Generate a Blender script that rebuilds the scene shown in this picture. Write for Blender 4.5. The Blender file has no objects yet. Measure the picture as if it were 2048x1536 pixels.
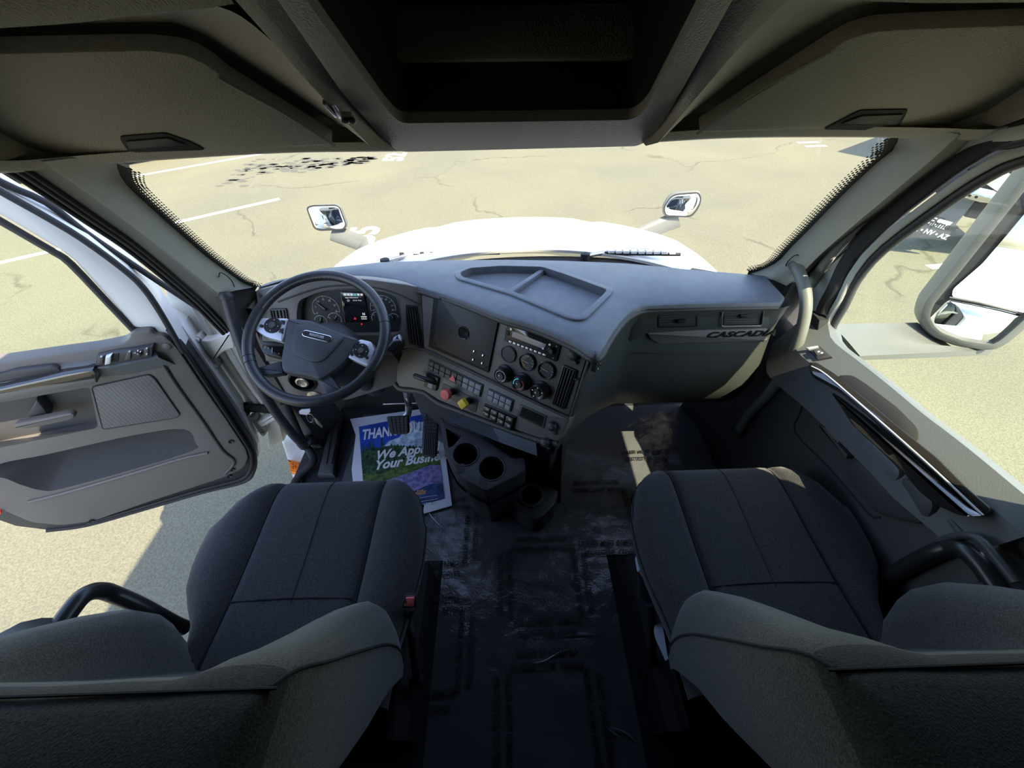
import bpy, bmesh, math, random
from mathutils import Vector, Matrix
random.seed(7)
SC = bpy.context.scene
COL = SC.collection
PI = math.pi

# ---------------------------------------------------------------- camera, sky, sun, exposure
cam = bpy.data.objects.new('camera', bpy.data.cameras.new('camera'))
COL.objects.link(cam)
cam.data.sensor_width = 36.0
cam.data.lens = 769.0 / 2048.0 * 36.0
cam.data.clip_start = 0.02
pitch, roll = math.radians(45.0), math.radians(1.9)
fwd = Vector((0, math.cos(pitch), -math.sin(pitch)))
up0 = Vector((0, math.sin(pitch), math.cos(pitch)))
cr_ = math.cos(roll) * Vector((1, 0, 0)) - math.sin(roll) * up0
cu_ = math.cos(roll) * up0 + math.sin(roll) * Vector((1, 0, 0))
M = Matrix((cr_, cu_, -fwd)).transposed().to_4x4()
M.translation = Vector((0, 0, 1.55))
cam.matrix_world = M
SC.camera = cam

SUN_DIR = Vector((0.41, -0.45, 1.0)).normalized()
world = bpy.data.worlds.new('sky')
SC.world = world
world.use_nodes = True
wn = world.node_tree.nodes
wl = world.node_tree.links
wn.clear()
wo = wn.new('ShaderNodeOutputWorld')
bg = wn.new('ShaderNodeBackground')
sk = wn.new('ShaderNodeTexSky')
sk.sky_type = 'NISHITA'
sk.sun_disc = False
sk.sun_elevation = math.asin(SUN_DIR.z)
sk.sun_rotation = math.atan2(SUN_DIR.x, SUN_DIR.y)
hs = wn.new('ShaderNodeHueSaturation')
hs.inputs['Saturation'].default_value = 0.95
hs.inputs['Hue'].default_value = 0.509
wl.new(sk.outputs[0], hs.inputs['Color'])
wl.new(hs.outputs[0], bg.inputs['Color'])
bg.inputs['Strength'].default_value = 0.60
wl.new(bg.outputs[0], wo.inputs[0])
sl = bpy.data.lights.new('sun', 'SUN')
sl.energy = 12.0
sl.angle = math.radians(0.5)
sl.color = (1.0, 0.86, 0.64)
so = bpy.data.objects.new('sun', sl)
COL.objects.link(so)
so.rotation_euler = SUN_DIR.to_track_quat('Z', 'Y').to_euler()
SC.view_settings.view_transform = 'Standard'
SC.view_settings.look = 'None'
SC.view_settings.gamma = 1.0
SC.view_settings.use_curve_mapping = False
SC.view_settings.exposure = 0.42
SC.cycles.max_bounces = 14
SC.cycles.diffuse_bounces = 6
SC.cycles.transparent_max_bounces = 16
SC.cycles.use_denoising = True
SC.cycles.caustics_reflective = False
SC.cycles.sample_clamp_indirect = 6.0

# ---------------------------------------------------------------- frames: origin, right, up, outward normal
FR = {'FA': ((-0.0070, 0.9700, 0.8500), (0.8290, -0.5592, 0.0000), (0.1913, 0.2835, 0.9397), (-0.5255, -0.7790, 0.3420)), 'FL': ((0.1730, 0.7570, 0.6420), (0.8290, -0.5592, 0.0000), (0.2363, 0.3504, 0.9063), (-0.5068, -0.7514, 0.4226)), 'CL': ((-0.5000, 1.1500, 0.7800), (0.9994, -0.0349, 0.0000), (0.0119, 0.3418, 0.9397), (-0.0328, -0.9391, 0.3420)), 'WH': ((-0.6070, 0.9760, 0.8180), (0.9994, 0.0349, -0.0000), (-0.0303, 0.8681, 0.4955), (0.0173, -0.4952, 0.8686)), 'DL': ((-1.2980, 1.0190, 0.0000), (0.9455, 0.3256, 0.0000), (-0.0000, 0.0000, 1.0000), (0.3256, -0.9455, 0.0000)), 'DR': ((0.9500, 0.6000, 0.6000), (0.0000, -1.0000, 0.0000), (0.0000, 0.0000, 1.0000), (-1.0000, -0.0000, 0.0000)), 'LR': ((1.0300, 0.6000, 0.8200), (0.0000, -1.0000, 0.0000), (0.7828, 0.0000, 0.6222), (-0.6222, 0.0000, 0.7828)), 'GB': ((0.6300, 1.0000, 0.7500), (1.0000, 0.0000, 0.0000), (-0.0000, 0.0000, 1.0000), (0.0000, -1.0000, 0.0000)), 'TP': ((0.0000, 0.9800, 0.8800), (1.0000, 0.0000, 0.0000), (0.0000, 0.9972, -0.0748), (-0.0000, 0.0748, 0.9972)), 'OC': ((0.0000, 1.0000, 1.3000), (1.0000, 0.0000, 0.0000), (0.0000, -0.8107, 0.5855), (0.0000, -0.5855, -0.8107)), 'OL': ((0.0000, 0.9700, 1.3250), (1.0000, 0.0000, 0.0000), (0.0000, -0.6429, 0.7659), (0.0000, -0.7659, -0.6429)), 'WS': ((0.0000, 1.2000, 0.8600), (1.0000, 0.0000, 0.0000), (0.0000, -0.4061, 0.9138), (0.0000, -0.9138, -0.4061)), 'G': ((0.0000, 0.0000, -1.2000), (1.0000, 0.0000, 0.0000), (0.0000, 1.0000, 0.0000), (0.0000, 0.0000, 1.0000)), 'F': ((0.0000, 0.0000, 0.0000), (1.0000, 0.0000, 0.0000), (0.0000, 1.0000, 0.0000), (0.0000, 0.0000, 1.0000)), 'SM': ((1.4000, 1.1500, 0.8000), (0.8192, -0.5736, 0.0000), (0.1193, 0.1703, 0.9781), (-0.5610, -0.8013, 0.2079)), 'JB': ((-1.1000, 1.2200, 0.5000), (1.0000, 0.0000, 0.0000), (-0.0000, 0.0000, 1.0000), (0.0000, -1.0000, 0.0000)), 'KN': ((-0.6000, 1.1400, 0.6000), (1.0000, 0.0000, 0.0000), (-0.0000, 0.0000, 1.0000), (0.0000, -1.0000, 0.0000)), 'ML': ((-1.0500, 2.3000, 0.6800), (0.9781, 0.2079, 0.0000), (-0.0538, 0.2532, 0.9659), (0.2008, -0.9448, 0.2588)), 'MR': ((1.0500, 2.3500, 0.6600), (0.9781, -0.2079, 0.0000), (0.0538, 0.2532, 0.9659), (-0.2008, -0.9448, 0.2588)), 'PB': ((-0.5243, 1.1119, 0.2000), (1.0000, 0.0000, 0.0000), (-0.0000, 0.7071, 0.7071), (0.0000, -0.7071, 0.7071)), 'PA': ((-0.3836, 1.1089, 0.1600), (0.9945, -0.1045, 0.0000), (0.0699, 0.6655, 0.7431), (-0.0777, -0.7391, 0.6691)), 'CU': ((-0.0500, 0.7500, 0.4200), (1.0000, 0.0000, 0.0000), (0.0000, 0.9929, 0.1191), (0.0000, -0.1191, 0.9929)), 'CUL': ((0.0500, 0.7000, 0.1200), (1.0000, 0.0000, 0.0000), (0.0000, 1.0000, 0.0000), (0.0000, 0.0000, 1.0000)), 'MF': ((5.6000, 5.2000, -0.8000), (0.9397, -0.3420, 0.0000), (0.0000, 0.0000, 1.0000), (-0.3420, -0.9397, 0.0000))}
FR = {k: tuple(Vector(x) for x in v) for k, v in FR.items()}

def P(f, u, v, d=0.0):
    O, U, V, N = FR[f] if isinstance(f, str) else f
    return O + U * u + V * v + N * d

def mkframe(O, U, V):
    U = Vector(U).normalized()
    V = Vector(V)
    V = (V - U * U.dot(V)).normalized()
    return (Vector(O), U, V, U.cross(V))

# ---------------------------------------------------------------- materials
MATS = {}
def mat(name, col, rough=0.5, metal=0.0, grain=0.0, gscale=900.0, spec=0.5, coat=0.0, var=0.0, vscale=6.0, emit=None, sheen=0.0, voro=False, alpha=1.0):
    m = bpy.data.materials.new(name)
    m.use_nodes = True
    nt = m.node_tree
    b = nt.nodes['Principled BSDF']
    b.inputs['Base Color'].default_value = (*col, 1)
    b.inputs['Roughness'].default_value = rough
    b.inputs['Metallic'].default_value = metal
    b.inputs['Specular IOR Level'].default_value = spec
    b.inputs['Coat Weight'].default_value = coat
    b.inputs['Sheen Weight'].default_value = sheen
    if emit:
        b.inputs['Emission Color'].default_value = (*emit[0], 1)
        b.inputs['Emission Strength'].default_value = emit[1]
    tc = nt.nodes.new('ShaderNodeTexCoord')
    if grain:
        n = nt.nodes.new('ShaderNodeTexVoronoi' if voro else 'ShaderNodeTexNoise')
        n.inputs['Scale'].default_value = gscale
        if not voro:
            n.inputs['Detail'].default_value = 2.0
        nt.links.new(tc.outputs['Object'], n.inputs['Vector'])
        bp = nt.nodes.new('ShaderNodeBump')
        bp.inputs['Strength'].default_value = grain
        bp.inputs['Distance'].default_value = 0.001
        nt.links.new(n.outputs[0], bp.inputs['Height'])
        nt.links.new(bp.outputs[0], b.inputs['Normal'])
    if var:
        n2 = nt.nodes.new('ShaderNodeTexNoise')
        n2.inputs['Scale'].default_value = vscale
        n2.inputs['Detail'].default_value = 6.0
        nt.links.new(tc.outputs['Object'], n2.inputs['Vector'])
        mx = nt.nodes.new('ShaderNodeMix')
        mx.data_type = 'RGBA'
        mx.inputs['A'].default_value = (*[c * (1 - var) for c in col], 1)
        mx.inputs['B'].default_value = (*[min(1, c * (1 + var)) for c in col], 1)
        mr = nt.nodes.new('ShaderNodeMapRange')
        mr.inputs['From Min'].default_value = .34
        mr.inputs['From Max'].default_value = .66
        nt.links.new(n2.outputs[0], mr.inputs['Value'])
        nt.links.new(mr.outputs[0], mx.inputs['Factor'])
        nt.links.new(mx.outputs['Result'], b.inputs['Base Color'])
    MATS[name] = m
    return m

mat('dash plastic', (.112, .126, .144), .5, grain=.35, gscale=700, var=.1, vscale=30)
mat('fascia plastic', (.165, .153, .142), .48, grain=.3, gscale=800)
mat('lip plastic', (.05, .046, .042), .5, grain=.3, gscale=800)
mat('glovebox plastic', (.058, .063, .058), .45, grain=.35, gscale=600)
mat('headliner plastic', (.40, .38, .33), .6, grain=.9, gscale=330, voro=True)
mat('console plastic', (.33, .315, .28), .55, grain=.9, gscale=300, voro=True)
mat('black plastic', (.018, .018, .019), .35)
mat('matte black', (.012, .012, .013), .7)
mat('gloss black', (.02, .018, .017), .08, coat=1.0)
mat('soft black', (.038, .038, .042), .5, grain=.3, gscale=700)
mat('leather', (.032, .033, .035), .34, grain=.35, gscale=500)
mat('wheel pad', (.058, .059, .063), .45, grain=.3, gscale=700)
mat('silver plastic', (.62, .64, .67), .32, metal=.35)
mat('chrome', (.8, .8, .8), .12, metal=1.0)
mat('steel', (.55, .53, .5), .3, metal=.9)
mat('seat fabric', (.026, .026, .027), .95, grain=1.0, gscale=420, sheen=.22, var=.6, vscale=330)
mat('shaded back fabric', (.017, .016, .013), .95, grain=1.0, gscale=420, sheen=.1, var=.6, vscale=330)
mat('bolster fabric', (.041, .038, .031), .95, grain=1.0, gscale=420, sheen=.22, var=.6, vscale=330)
mat('stitch', (.012, .012, .014), .9)
mat('carpet', (.016, .017, .019), .95, grain=1.0, gscale=400)
mat('rubber', (.022, .022, .024), .75, grain=.4, gscale=300)
mat('sign white', (.74, .80, .80), .6)
mat('pillar trim', (.46, .47, .43), .7, grain=.5, gscale=500)
mat('pillar shade', (.20, .205, .19), .7, grain=.5, gscale=500)  # pillar trim darkened, shade past the crease put into the colour
mat('door trim', (.125, .115, .105), .55, grain=.45, gscale=500)
mat('skylit ledge', (.105, .115, .118), .5, grain=.4, gscale=500)  # bluish cast of the sky on the upward face, put into the colour
mat('dark door trim', (.055, .055, .056), .5, grain=.4, gscale=500)
mat('white paint', (.80, .80, .77), .3, coat=.6)
mat('jamb paint', (.68, .67, .62), .4, coat=.3, var=.06, vscale=14)
mat('white print', (.85, .85, .85), .6)
mat('grey print', (.35, .35, .34), .6)
mat('dim print', (.006, .006, .007), .5)
mat('red plastic', (.75, .13, .13), .45)
mat('red lens', (.75, .02, .02), .2, coat=1)
mat('yellow plastic', (.85, .62, .05), .45)
mat('orange lens', (.85, .20, .01), .2, coat=1, var=.25, vscale=60)
mat('button grey', (.26, .26, .29), .5)
mat('button dark', (.075, .073, .07), .5)
mat('grip tube', (.16, .165, .145), .5, grain=.3, gscale=400)
mat('galvanised', (.5, .58, .66), .3, metal=.7, var=.2, vscale=20)
mat('lever grey', (.50, .53, .60), .4)
mat('key white', (.8, .8, .85), .4)
mat('paper', (.72, .72, .76), .6)
mat('poster sky', (.02, .075, .42), .45, var=.25, vscale=8)
mat('poster mountain', (.50, .60, .80), .45, var=.5, vscale=40)
mat('poster forest', (.035, .075, .035), .45, var=.8, vscale=70)
mat('poster meadow', (.09, .14, .035), .45, var=.7, vscale=50)
mat('poster flowers', (.23, .20, .42), .45, var=.5, vscale=60)
mat('poster lake', (.03, .06, .16), .45, var=.6, vscale=50)
mat('tan print', (.7, .35, .12), .5)
mat('screen glass', (.012, .012, .016), .12, coat=1.0)
mat('radio display', (.16, .15, .24), .15, coat=1.0)
mat('lit blue', (.05, .3, .4), .4, emit=((.1, .5, .6), .6))
mat('lit white', (.6, .6, .6), .4, emit=((.8, .8, .8), .45))
mat('lit red', (.5, .03, .03), .4, emit=((1, .05, .05), .35))
mat('amber print', (.7, .35, .05), .5)
mat('mirror glass', (.92, .94, .95), .015, metal=1.0)
mat('mirror shell', (.11, .115, .105), .5, grain=.3, gscale=300)
mat('road paint', (.62, .62, .60), .8, var=.12, vscale=20)
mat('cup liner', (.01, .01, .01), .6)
mat('truck grey', (.055, .06, .065), .5)
mat('pale blue', (.35, .45, .55), .3, metal=.4)

def glass_mat(name, tint, refl=1.0):
    m = bpy.data.materials.new(name)
    m.use_nodes = True
    nt = m.node_tree
    nt.nodes.clear()
    o = nt.nodes.new('ShaderNodeOutputMaterial')
    mx = nt.nodes.new('ShaderNodeMixShader')
    t = nt.nodes.new('ShaderNodeBsdfTransparent')
    t.inputs[0].default_value = (*tint, 1)
    g = nt.nodes.new('ShaderNodeBsdfGlossy')
    g.inputs['Roughness'].default_value = 0.01
    f = nt.nodes.new('ShaderNodeLayerWeight')
    f.inputs['Blend'].default_value = 0.5
    pw = nt.nodes.new('ShaderNodeMath')
    pw.operation = 'POWER'
    pw.inputs[1].default_value = 5.0
    nt.links.new(f.outputs['Facing'], pw.inputs[0])
    mu = nt.nodes.new('ShaderNodeMath')
    mu.operation = 'MULTIPLY_ADD'
    mu.inputs[1].default_value = 0.9 * refl
    mu.inputs[2].default_value = 0.035 * refl
    nt.links.new(pw.outputs[0], mu.inputs[0])
    nt.links.new(mu.outputs[0], mx.inputs[0])
    nt.links.new(t.outputs[0], mx.inputs[1])
    nt.links.new(g.outputs[0], mx.inputs[2])
    nt.links.new(mx.outputs[0], o.inputs[0])
    MATS[name] = m
glass_mat('windscreen glass', (.97, .985, .95))
glass_mat('side glass', (.90, .97, .88))
glass_mat('gauge glass', (.95, .95, .95))

def asphalt():
    m = bpy.data.materials.new('asphalt')
    m.use_nodes = True
    nt = m.node_tree
    L = nt.links
    b = nt.nodes['Principled BSDF']
    b.inputs['Roughness'].default_value = .9
    b.inputs['Specular IOR Level'].default_value = .2
    tc = nt.nodes.new('ShaderNodeTexCoord')
    def noise(s, d=5, dist=0):
        n = nt.nodes.new('ShaderNodeTexNoise')
        n.inputs['Scale'].default_value = s
        n.inputs['Detail'].default_value = d
        n.inputs['Distortion'].default_value = dist
        L.new(tc.outputs['Object'], n.inputs['Vector'])
        return n
    def ramp(src, p0, c0, p1, c1):
        r = nt.nodes.new('ShaderNodeValToRGB')
        r.color_ramp.elements[0].position = p0
        r.color_ramp.elements[0].color = (*c0, 1)
        r.color_ramp.elements[1].position = p1
        r.color_ramp.elements[1].color = (*c1, 1)
        L.new(src, r.inputs[0])
        return r
    def mult(a, b_):
        mm = nt.nodes.new('ShaderNodeMix')
        mm.data_type = 'RGBA'
        mm.blend_type = 'MULTIPLY'
        mm.inputs['Factor'].default_value = 1.0
        L.new(a, mm.inputs['A'])
        L.new(b_, mm.inputs['B'])
        return mm.outputs['Result']
    big = ramp(noise(.35, 6, .6).outputs[0], .3, (.115, .114, .083), .72, (.146, .139, .092))
    fine = ramp(noise(75, 3).outputs[0], .28, (.72, .72, .70), .66, (1.16, 1.16, 1.14))
    c = mult(big.outputs[0], fine.outputs[0])
    # crack network: edges of warped cells, broken up by a second noise
    wv = nt.nodes.new('ShaderNodeMix')
    wv.data_type = 'RGBA'
    wv.inputs['Factor'].default_value = .55
    L.new(tc.outputs['Object'], wv.inputs['A'])
    L.new(noise(.8, 7, .5).outputs['Color'], wv.inputs['B'])
    vo = nt.nodes.new('ShaderNodeTexVoronoi')
    vo.feature = 'DISTANCE_TO_EDGE'
    vo.inputs['Scale'].default_value = .45
    L.new(wv.outputs['Result'], vo.inputs['Vector'])
    cr = ramp(vo.outputs['Distance'], .001, (.62, .62, .62), .007, (1, 1, 1))
    msk = ramp(noise(.5, 3).outputs[0], .46, (0, 0, 0), .56, (1, 1, 1))
    mk_ = nt.nodes.new('ShaderNodeMix')
    mk_.data_type = 'RGBA'
    L.new(msk.outputs[0], mk_.inputs['Factor'])
    mk_.inputs['A'].default_value = (1, 1, 1, 1)
    L.new(cr.outputs[0], mk_.inputs['B'])
    L.new(mult(c, mk_.outputs['Result']), b.inputs['Base Color'])
    bp = nt.nodes.new('ShaderNodeBump')
    bp.inputs['Strength'].default_value = .35
    bp.inputs['Distance'].default_value = .01
    L.new(noise(110, 2).outputs[0], bp.inputs['Height'])
    L.new(bp.outputs[0], b.inputs['Normal'])
    MATS['asphalt'] = m
asphalt()

def film_mat():
    m = bpy.data.materials.new('protective film')
    m.use_nodes = True
    nt = m.node_tree
    b = nt.nodes['Principled BSDF']
    b.inputs['Base Color'].default_value = (.085, .088, .094, 1)
    b.inputs['Roughness'].default_value = .20
    b.inputs['Specular IOR Level'].default_value = .6
    tc = nt.nodes.new('ShaderNodeTexCoord')
    n = nt.nodes.new('ShaderNodeTexNoise')
    n.inputs['Scale'].default_value = 42
    n.inputs['Detail'].default_value = 5
    n.inputs['Distortion'].default_value = 1.5
    nt.links.new(tc.outputs['Object'], n.inputs['Vector'])
    n2 = nt.nodes.new('ShaderNodeTexNoise')
    n2.inputs['Scale'].default_value = 6
    nt.links.new(tc.outputs['Object'], n2.inputs['Vector'])
    bp = nt.nodes.new('ShaderNodeBump')
    bp.inputs['Strength'].default_value = .22
    bp.inputs['Distance'].default_value = .006
    nt.links.new(n.outputs[0], bp.inputs['Height'])
    bp2 = nt.nodes.new('ShaderNodeBump')
    bp2.inputs['Strength'].default_value = .4
    bp2.inputs['Distance'].default_value = .04
    nt.links.new(n2.outputs[0], bp2.inputs['Height'])
    nt.links.new(bp2.outputs[0], bp.inputs['Normal'])
    nt.links.new(bp.outputs[0], b.inputs['Normal'])
    MATS['protective film'] = m
film_mat()

def grille_mat():
    m = bpy.data.materials.new('speaker mesh')
    m.use_nodes = True
    nt = m.node_tree
    b = nt.nodes['Principled BSDF']
    b.inputs['Roughness'].default_value = .6
    tc = nt.nodes.new('ShaderNodeTexCoord')
    v = nt.nodes.new('ShaderNodeTexVoronoi')
    v.inputs['Scale'].default_value = 260
    v.inputs['Randomness'].default_value = .15
    nt.links.new(tc.outputs['Object'], v.inputs['Vector'])
    r = nt.nodes.new('ShaderNodeValToRGB')
    r.color_ramp.elements[0].position = .25
    r.color_ramp.elements[0].color = (.02, .02, .02, 1)
    r.color_ramp.elements[1].position = .4
    r.color_ramp.elements[1].color = (.14, .135, .13, 1)
    nt.links.new(v.outputs['Distance'], r.inputs[0])
    nt.links.new(r.outputs[0], b.inputs['Base Color'])
    MATS['speaker mesh'] = m
grille_mat()

# ---------------------------------------------------------------- object helpers
def worldloc(o):
    v = Vector((0, 0, 0))
    while o:
        v += o.location
        o = o.parent
    return v

def thing(name, label, cat, loc=(0, 0, 0), group=None, kind=None):
    o = bpy.data.objects.new(name, None)
    o.empty_display_size = .05
    COL.objects.link(o)
    o.location = loc
    o['label'] = label
    o['category'] = cat
    if group: o['group'] = group
    if kind: o['kind'] = kind
    return o

def tag(o, label, cat, group=None, kind=None):
    o['label'] = label
    o['category'] = cat
    if group: o['group'] = group
    if kind: o['kind'] = kind
    return o

def obj(name, bm, m, parent=None, label=None, kind=None, ang=.55, smooth=True):
    bmesh.ops.remove_doubles(bm, verts=bm.verts, dist=1e-6)
    bmesh.ops.recalc_face_normals(bm, faces=bm.faces)
    for f in bm.faces: f.smooth = smooth
    for e in bm.edges:
        if len(e.link_faces) == 2:
            if e.calc_face_angle(0) > ang: e.smooth = False
    me = bpy.data.meshes.new(name)
    if parent is not None:
        org = worldloc(parent)
    else:
        zs = [v.co.z for v in bm.verts]
        xs = [v.co.x for v in bm.verts]
        ys = [v.co.y for v in bm.verts]
        org = Vector(((min(xs) + max(xs)) / 2, (min(ys) + max(ys)) / 2, min(zs)))
    bmesh.ops.translate(bm, verts=bm.verts, vec=-org)
    bm.to_mesh(me)
    bm.free()
    o = bpy.data.objects.new(name, me)
    COL.objects.link(o)
    o.data.materials.append(MATS[m] if isinstance(m, str) else m)
    if parent is not None: o.parent = parent
    else: o.location = org
    if label: o['label'] = label
    if kind: o['kind'] = kind
    return o

def area(p): return sum(p[i][0] * p[(i + 1) % len(p)][1] - p[(i + 1) % len(p)][0] * p[i][1] for i in range(len(p))) / 2
def ccw(p): return list(p) if area(p) > 0 else list(reversed(p))

def inset(p, r):
    p = ccw(p)
    out = []
    n = len(p)
    for i in range(n):
        a, b, c = Vector(p[i - 1]), Vector(p[i]), Vector(p[(i + 1) % n])
        e1 = (b - a); e2 = (c - b)
        if e1.length < 1e-9 or e2.length < 1e-9: out.append(tuple(b)); continue
        e1.normalize(); e2.normalize()
        n1 = Vector((-e1.y, e1.x)); n2 = Vector((-e2.y, e2.x))
        k = n1 + n2
        if k.length < 1e-6: k = n1
        k = k.normalized()
        s = r / max(.35, k.dot(n1))
        out.append(tuple(b + k * s))
    return out

def rnd(p, r, n=4):
    out = []
    N = len(p)
    for i in range(N):
        a, b, c = Vector(p[i - 1]), Vector(p[i]), Vector(p[(i + 1) % N])
        l1 = (a - b).length; l2 = (c - b).length
        rr = min(r, .46 * l1, .46 * l2)
        A = b + (a - b).normalized() * rr; Cc = b + (c - b).normalized() * rr
        for k in range(n + 1):
            t = k / n
            out.append(tuple(A * (1 - t) ** 2 + b * 2 * t * (1 - t) + Cc * t * t))
    return out

def loops_fill(bm, loops):
    es = []
    for lp in loops:
        for i in range(len(lp)):
            e = bm.edges.get((lp[i], lp[(i + 1) % len(lp)]))
            es.append(e or bm.edges.new((lp[i], lp[(i + 1) % len(lp)])))
    bmesh.ops.triangle_fill(bm, edges=es, use_beauty=True)

def bridge(bm, A, B):
    n = len(A)
    for i in range(n):
        bm.faces.new((A[i], A[(i + 1) % n], B[(i + 1) % n], B[i]))

def slab(bm, f, poly, d0, d1, bev=0.0, holes=(), hd=None, back=False):
    """outline on frame f raised from d0 to d1, rounded front edge, optional holes with floor at depth hd"""
    poly = ccw(poly)
    mk = lambda pts, d: [bm.verts.new(P(f, a, b, d)) for a, b in pts]
    base = mk(poly, d0)
    if bev > 0:
        s = 1 if d1 > d0 else -1
        r0 = mk(poly, d1 - s * bev)
        r1 = mk(inset(poly, bev * .3), d1 - s * bev * .3)
        r2 = mk(inset(poly, bev), d1)
        bridge(bm, base, r0); bridge(bm, r0, r1); bridge(bm, r1, r2)
        top = r2
    else:
        top = mk(poly, d1)
        bridge(bm, base, top)
    if holes:
        hl = []
        for h in holes:
            h = ccw(h)
            t = mk(h, d1)
            hl.append(t)
            bt = mk(h, d0 if hd is None else hd)
            bridge(bm, t, bt)
            if hd is not None: bm.faces.new(bt)
        loops_fill(bm, [top] + hl)
    else:
        bm.faces.new(top)
    if back: bm.faces.new(base)
    return bm

def SL(name, f, poly, d0, d1, m, parent, bev=0.0, holes=(), hd=None, label=None, back=False, kind=None):
    bm = bmesh.new()
    slab(bm, f, poly, d0, d1, bev, holes, hd, back)
    return obj(name, bm, m, parent, label, kind)

def dome(bm, f, poly, d0, h, n=5):
    poly = ccw(poly)
    cx = sum(p[0] for p in poly) / len(poly); cy = sum(p[1] for p in poly) / len(poly)
    prev = [bm.verts.new(P(f, a, b, d0)) for a, b in poly]
    for k in range(1, n):
        t = k / n
        s = math.cos(t * PI / 2); z = math.sin(t * PI / 2)
        cur = [bm.verts.new(P(f, cx + (a - cx) * s, cy + (b - cy) * s, d0 + h * z)) for a, b in poly]
        bridge(bm, prev, cur); prev = cur
    c = bm.verts.new(P(f, cx, cy, d0 + h))
    for i in range(len(prev)): bm.faces.new((prev[i], prev[(i + 1) % len(prev)], c))

def circ(u, v, r, n=24, ry=None):
    return [(u + r * math.cos(2 * PI * i / n), v + (ry or r) * math.sin(2 * PI * i / n)) for i in range(n)]

def rect(u0, v0, u1, v1): return [(u0, v0), (u1, v0), (u1, v1), (u0, v1)]

def lathe(bm, f, u, v, prof, seg=24):
    prev = None
    for r, d in prof:
        if r < 1e-6: cur = [bm.verts.new(P(f, u, v, d))]
        else: cur = [bm.verts.new(P(f, a, b, d)) for a, b in circ(u, v, r, seg)]
        if prev:
            if len(prev) == 1 and len(cur) > 1:
                for i in range(seg): bm.faces.new((prev[0], cur[i], cur[(i + 1) % seg]))
            elif len(cur) == 1 and len(prev) > 1:
                for i in range(seg): bm.faces.new((prev[i], prev[(i + 1) % seg], cur[0]))
            elif len(cur) > 1: bridge(bm, prev, cur)
        prev = cur
    return bm

def LA(name, f, u, v, prof, m, parent, seg=24, label=None):
    bm = bmesh.new()
    lathe(bm, f, u, v, prof, seg)
    return obj(name, bm, m, parent, label)

def crv(pts, n=6, closed=False):
    pts = [Vector(p) for p in pts]
    out = []
    N = len(pts)
    for i in range(N if closed else N - 1):
        p0 = pts[i - 1] if (closed or i > 0) else pts[0] * 2 - pts[1]
        p1 = pts[i]; p2 = pts[(i + 1) % N]
        p3 = pts[(i + 2) % N] if (closed or i < N - 2) else p2 * 2 - p1
        for k in range(n):
            t = k / n
            out.append(.5 * (2 * p1 + (p2 - p0) * t + (2 * p0 - 5 * p1 + 4 * p2 - p3) * t * t + (3 * p1 - p0 - 3 * p2 + p3) * t ** 3))
    if not closed: out.append(pts[-1])
    return out

def crv2(pts, n=6, closed=False): return [(q.x, q.y) for q in crv([(a, b, 0) for a, b in pts], n, closed)]

def tube(bm, pts, r, seg=12, closed=False, cap=True, flat=None):
    pts = [Vector(p) for p in pts]
    n = len(pts)
    rings = []
    nrm = None
    for i in range(n):
        if closed: t = (pts[(i + 1) % n] - pts[i - 1])
        else: t = pts[min(i + 1, n - 1)] - pts[max(i - 1, 0)]
        t.normalize()
        if nrm is None:
            nrm = t.orthogonal().normalized() if flat is None else Vector(flat[2])
        nrm = (nrm - t * nrm.dot(t)).normalized()
        bi = t.cross(nrm)
        rr = r[i] if isinstance(r, (list, tuple)) else r
        ra, rb = (rr, rr) if flat is None else (flat[0], flat[1])
        rings.append([bm.verts.new(pts[i] + nrm * ra * math.cos(2 * PI * k / seg) + bi * rb * math.sin(2 * PI * k / seg)) for k in range(seg)])
    for i in range(n - 1): bridge(bm, rings[i], rings[i + 1])
    if closed: bridge(bm, rings[-1], rings[0])
    elif cap:
        bm.faces.new(rings[0]); bm.faces.new(rings[-1])
    return bm

def TU(name, pts, r, m, parent, seg=12, closed=False, sm=0, label=None, flat=None):
    bm = bmesh.new()
    if sm: pts = crv(pts, sm, closed)
    tube(bm, pts, r, seg, closed, True, flat)
    return obj(name, bm, m, parent, label, ang=.9)

def grid(bm, rows, closed=False):
    vs = [[bm.verts.new(Vector(p)) for p in r] for r in rows]
    for i in range(len(vs) - 1):
        n = len(vs[i])
        for j in range(n if closed else n - 1):
            a, b, c, d = vs[i][j], vs[i][(j + 1) % n], vs[i + 1][(j + 1) % n], vs[i + 1][j]
            bm.faces.new((a, b, c, d))
    return vs

def GR(name, rows, m, parent, closed=False, label=None, thick=0.0, kind=None, ang=.55):
    bm = bmesh.new()
    grid(bm, rows, closed)
    if thick:
        bmesh.ops.recalc_face_normals(bm, faces=bm.faces)
        bmesh.ops.solidify(bm, geom=bm.faces[:], thickness=thick)
    return obj(name, bm, m, parent, label, kind, ang)

def resample(pts, n):
    pts = [Vector(p) for p in pts]
    L = [0]
    for i in range(1, len(pts)): L.append(L[-1] + (pts[i] - pts[i - 1]).length)
    out = []
    for k in range(n):
        s = L[-1] * k / (n - 1)
        i = 1
        while i < len(L) - 1 and L[i] < s: i += 1
        t = (s - L[i - 1]) / max(1e-9, L[i] - L[i - 1])
        out.append(pts[i - 1].lerp(pts[i], t))
    return out

def loft(polys, n, sub=1):
    R = [resample(crv(p, 5) if sub else p, n) for p in polys]
    return R

def box(bm, x0, x1, y0, y1, z0, z1):
    vs = [bm.verts.new((x, y, z)) for z in (z0, z1) for x, y in ((x0, y0), (x1, y0), (x1, y1), (x0, y1))]
    for q in ((0, 1, 2, 3), (4, 5, 6, 7), (0, 1, 5, 4), (1, 2, 6, 5), (2, 3, 7, 6), (3, 0, 4, 7)): bm.faces.new([vs[i] for i in q])
    return bm

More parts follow.
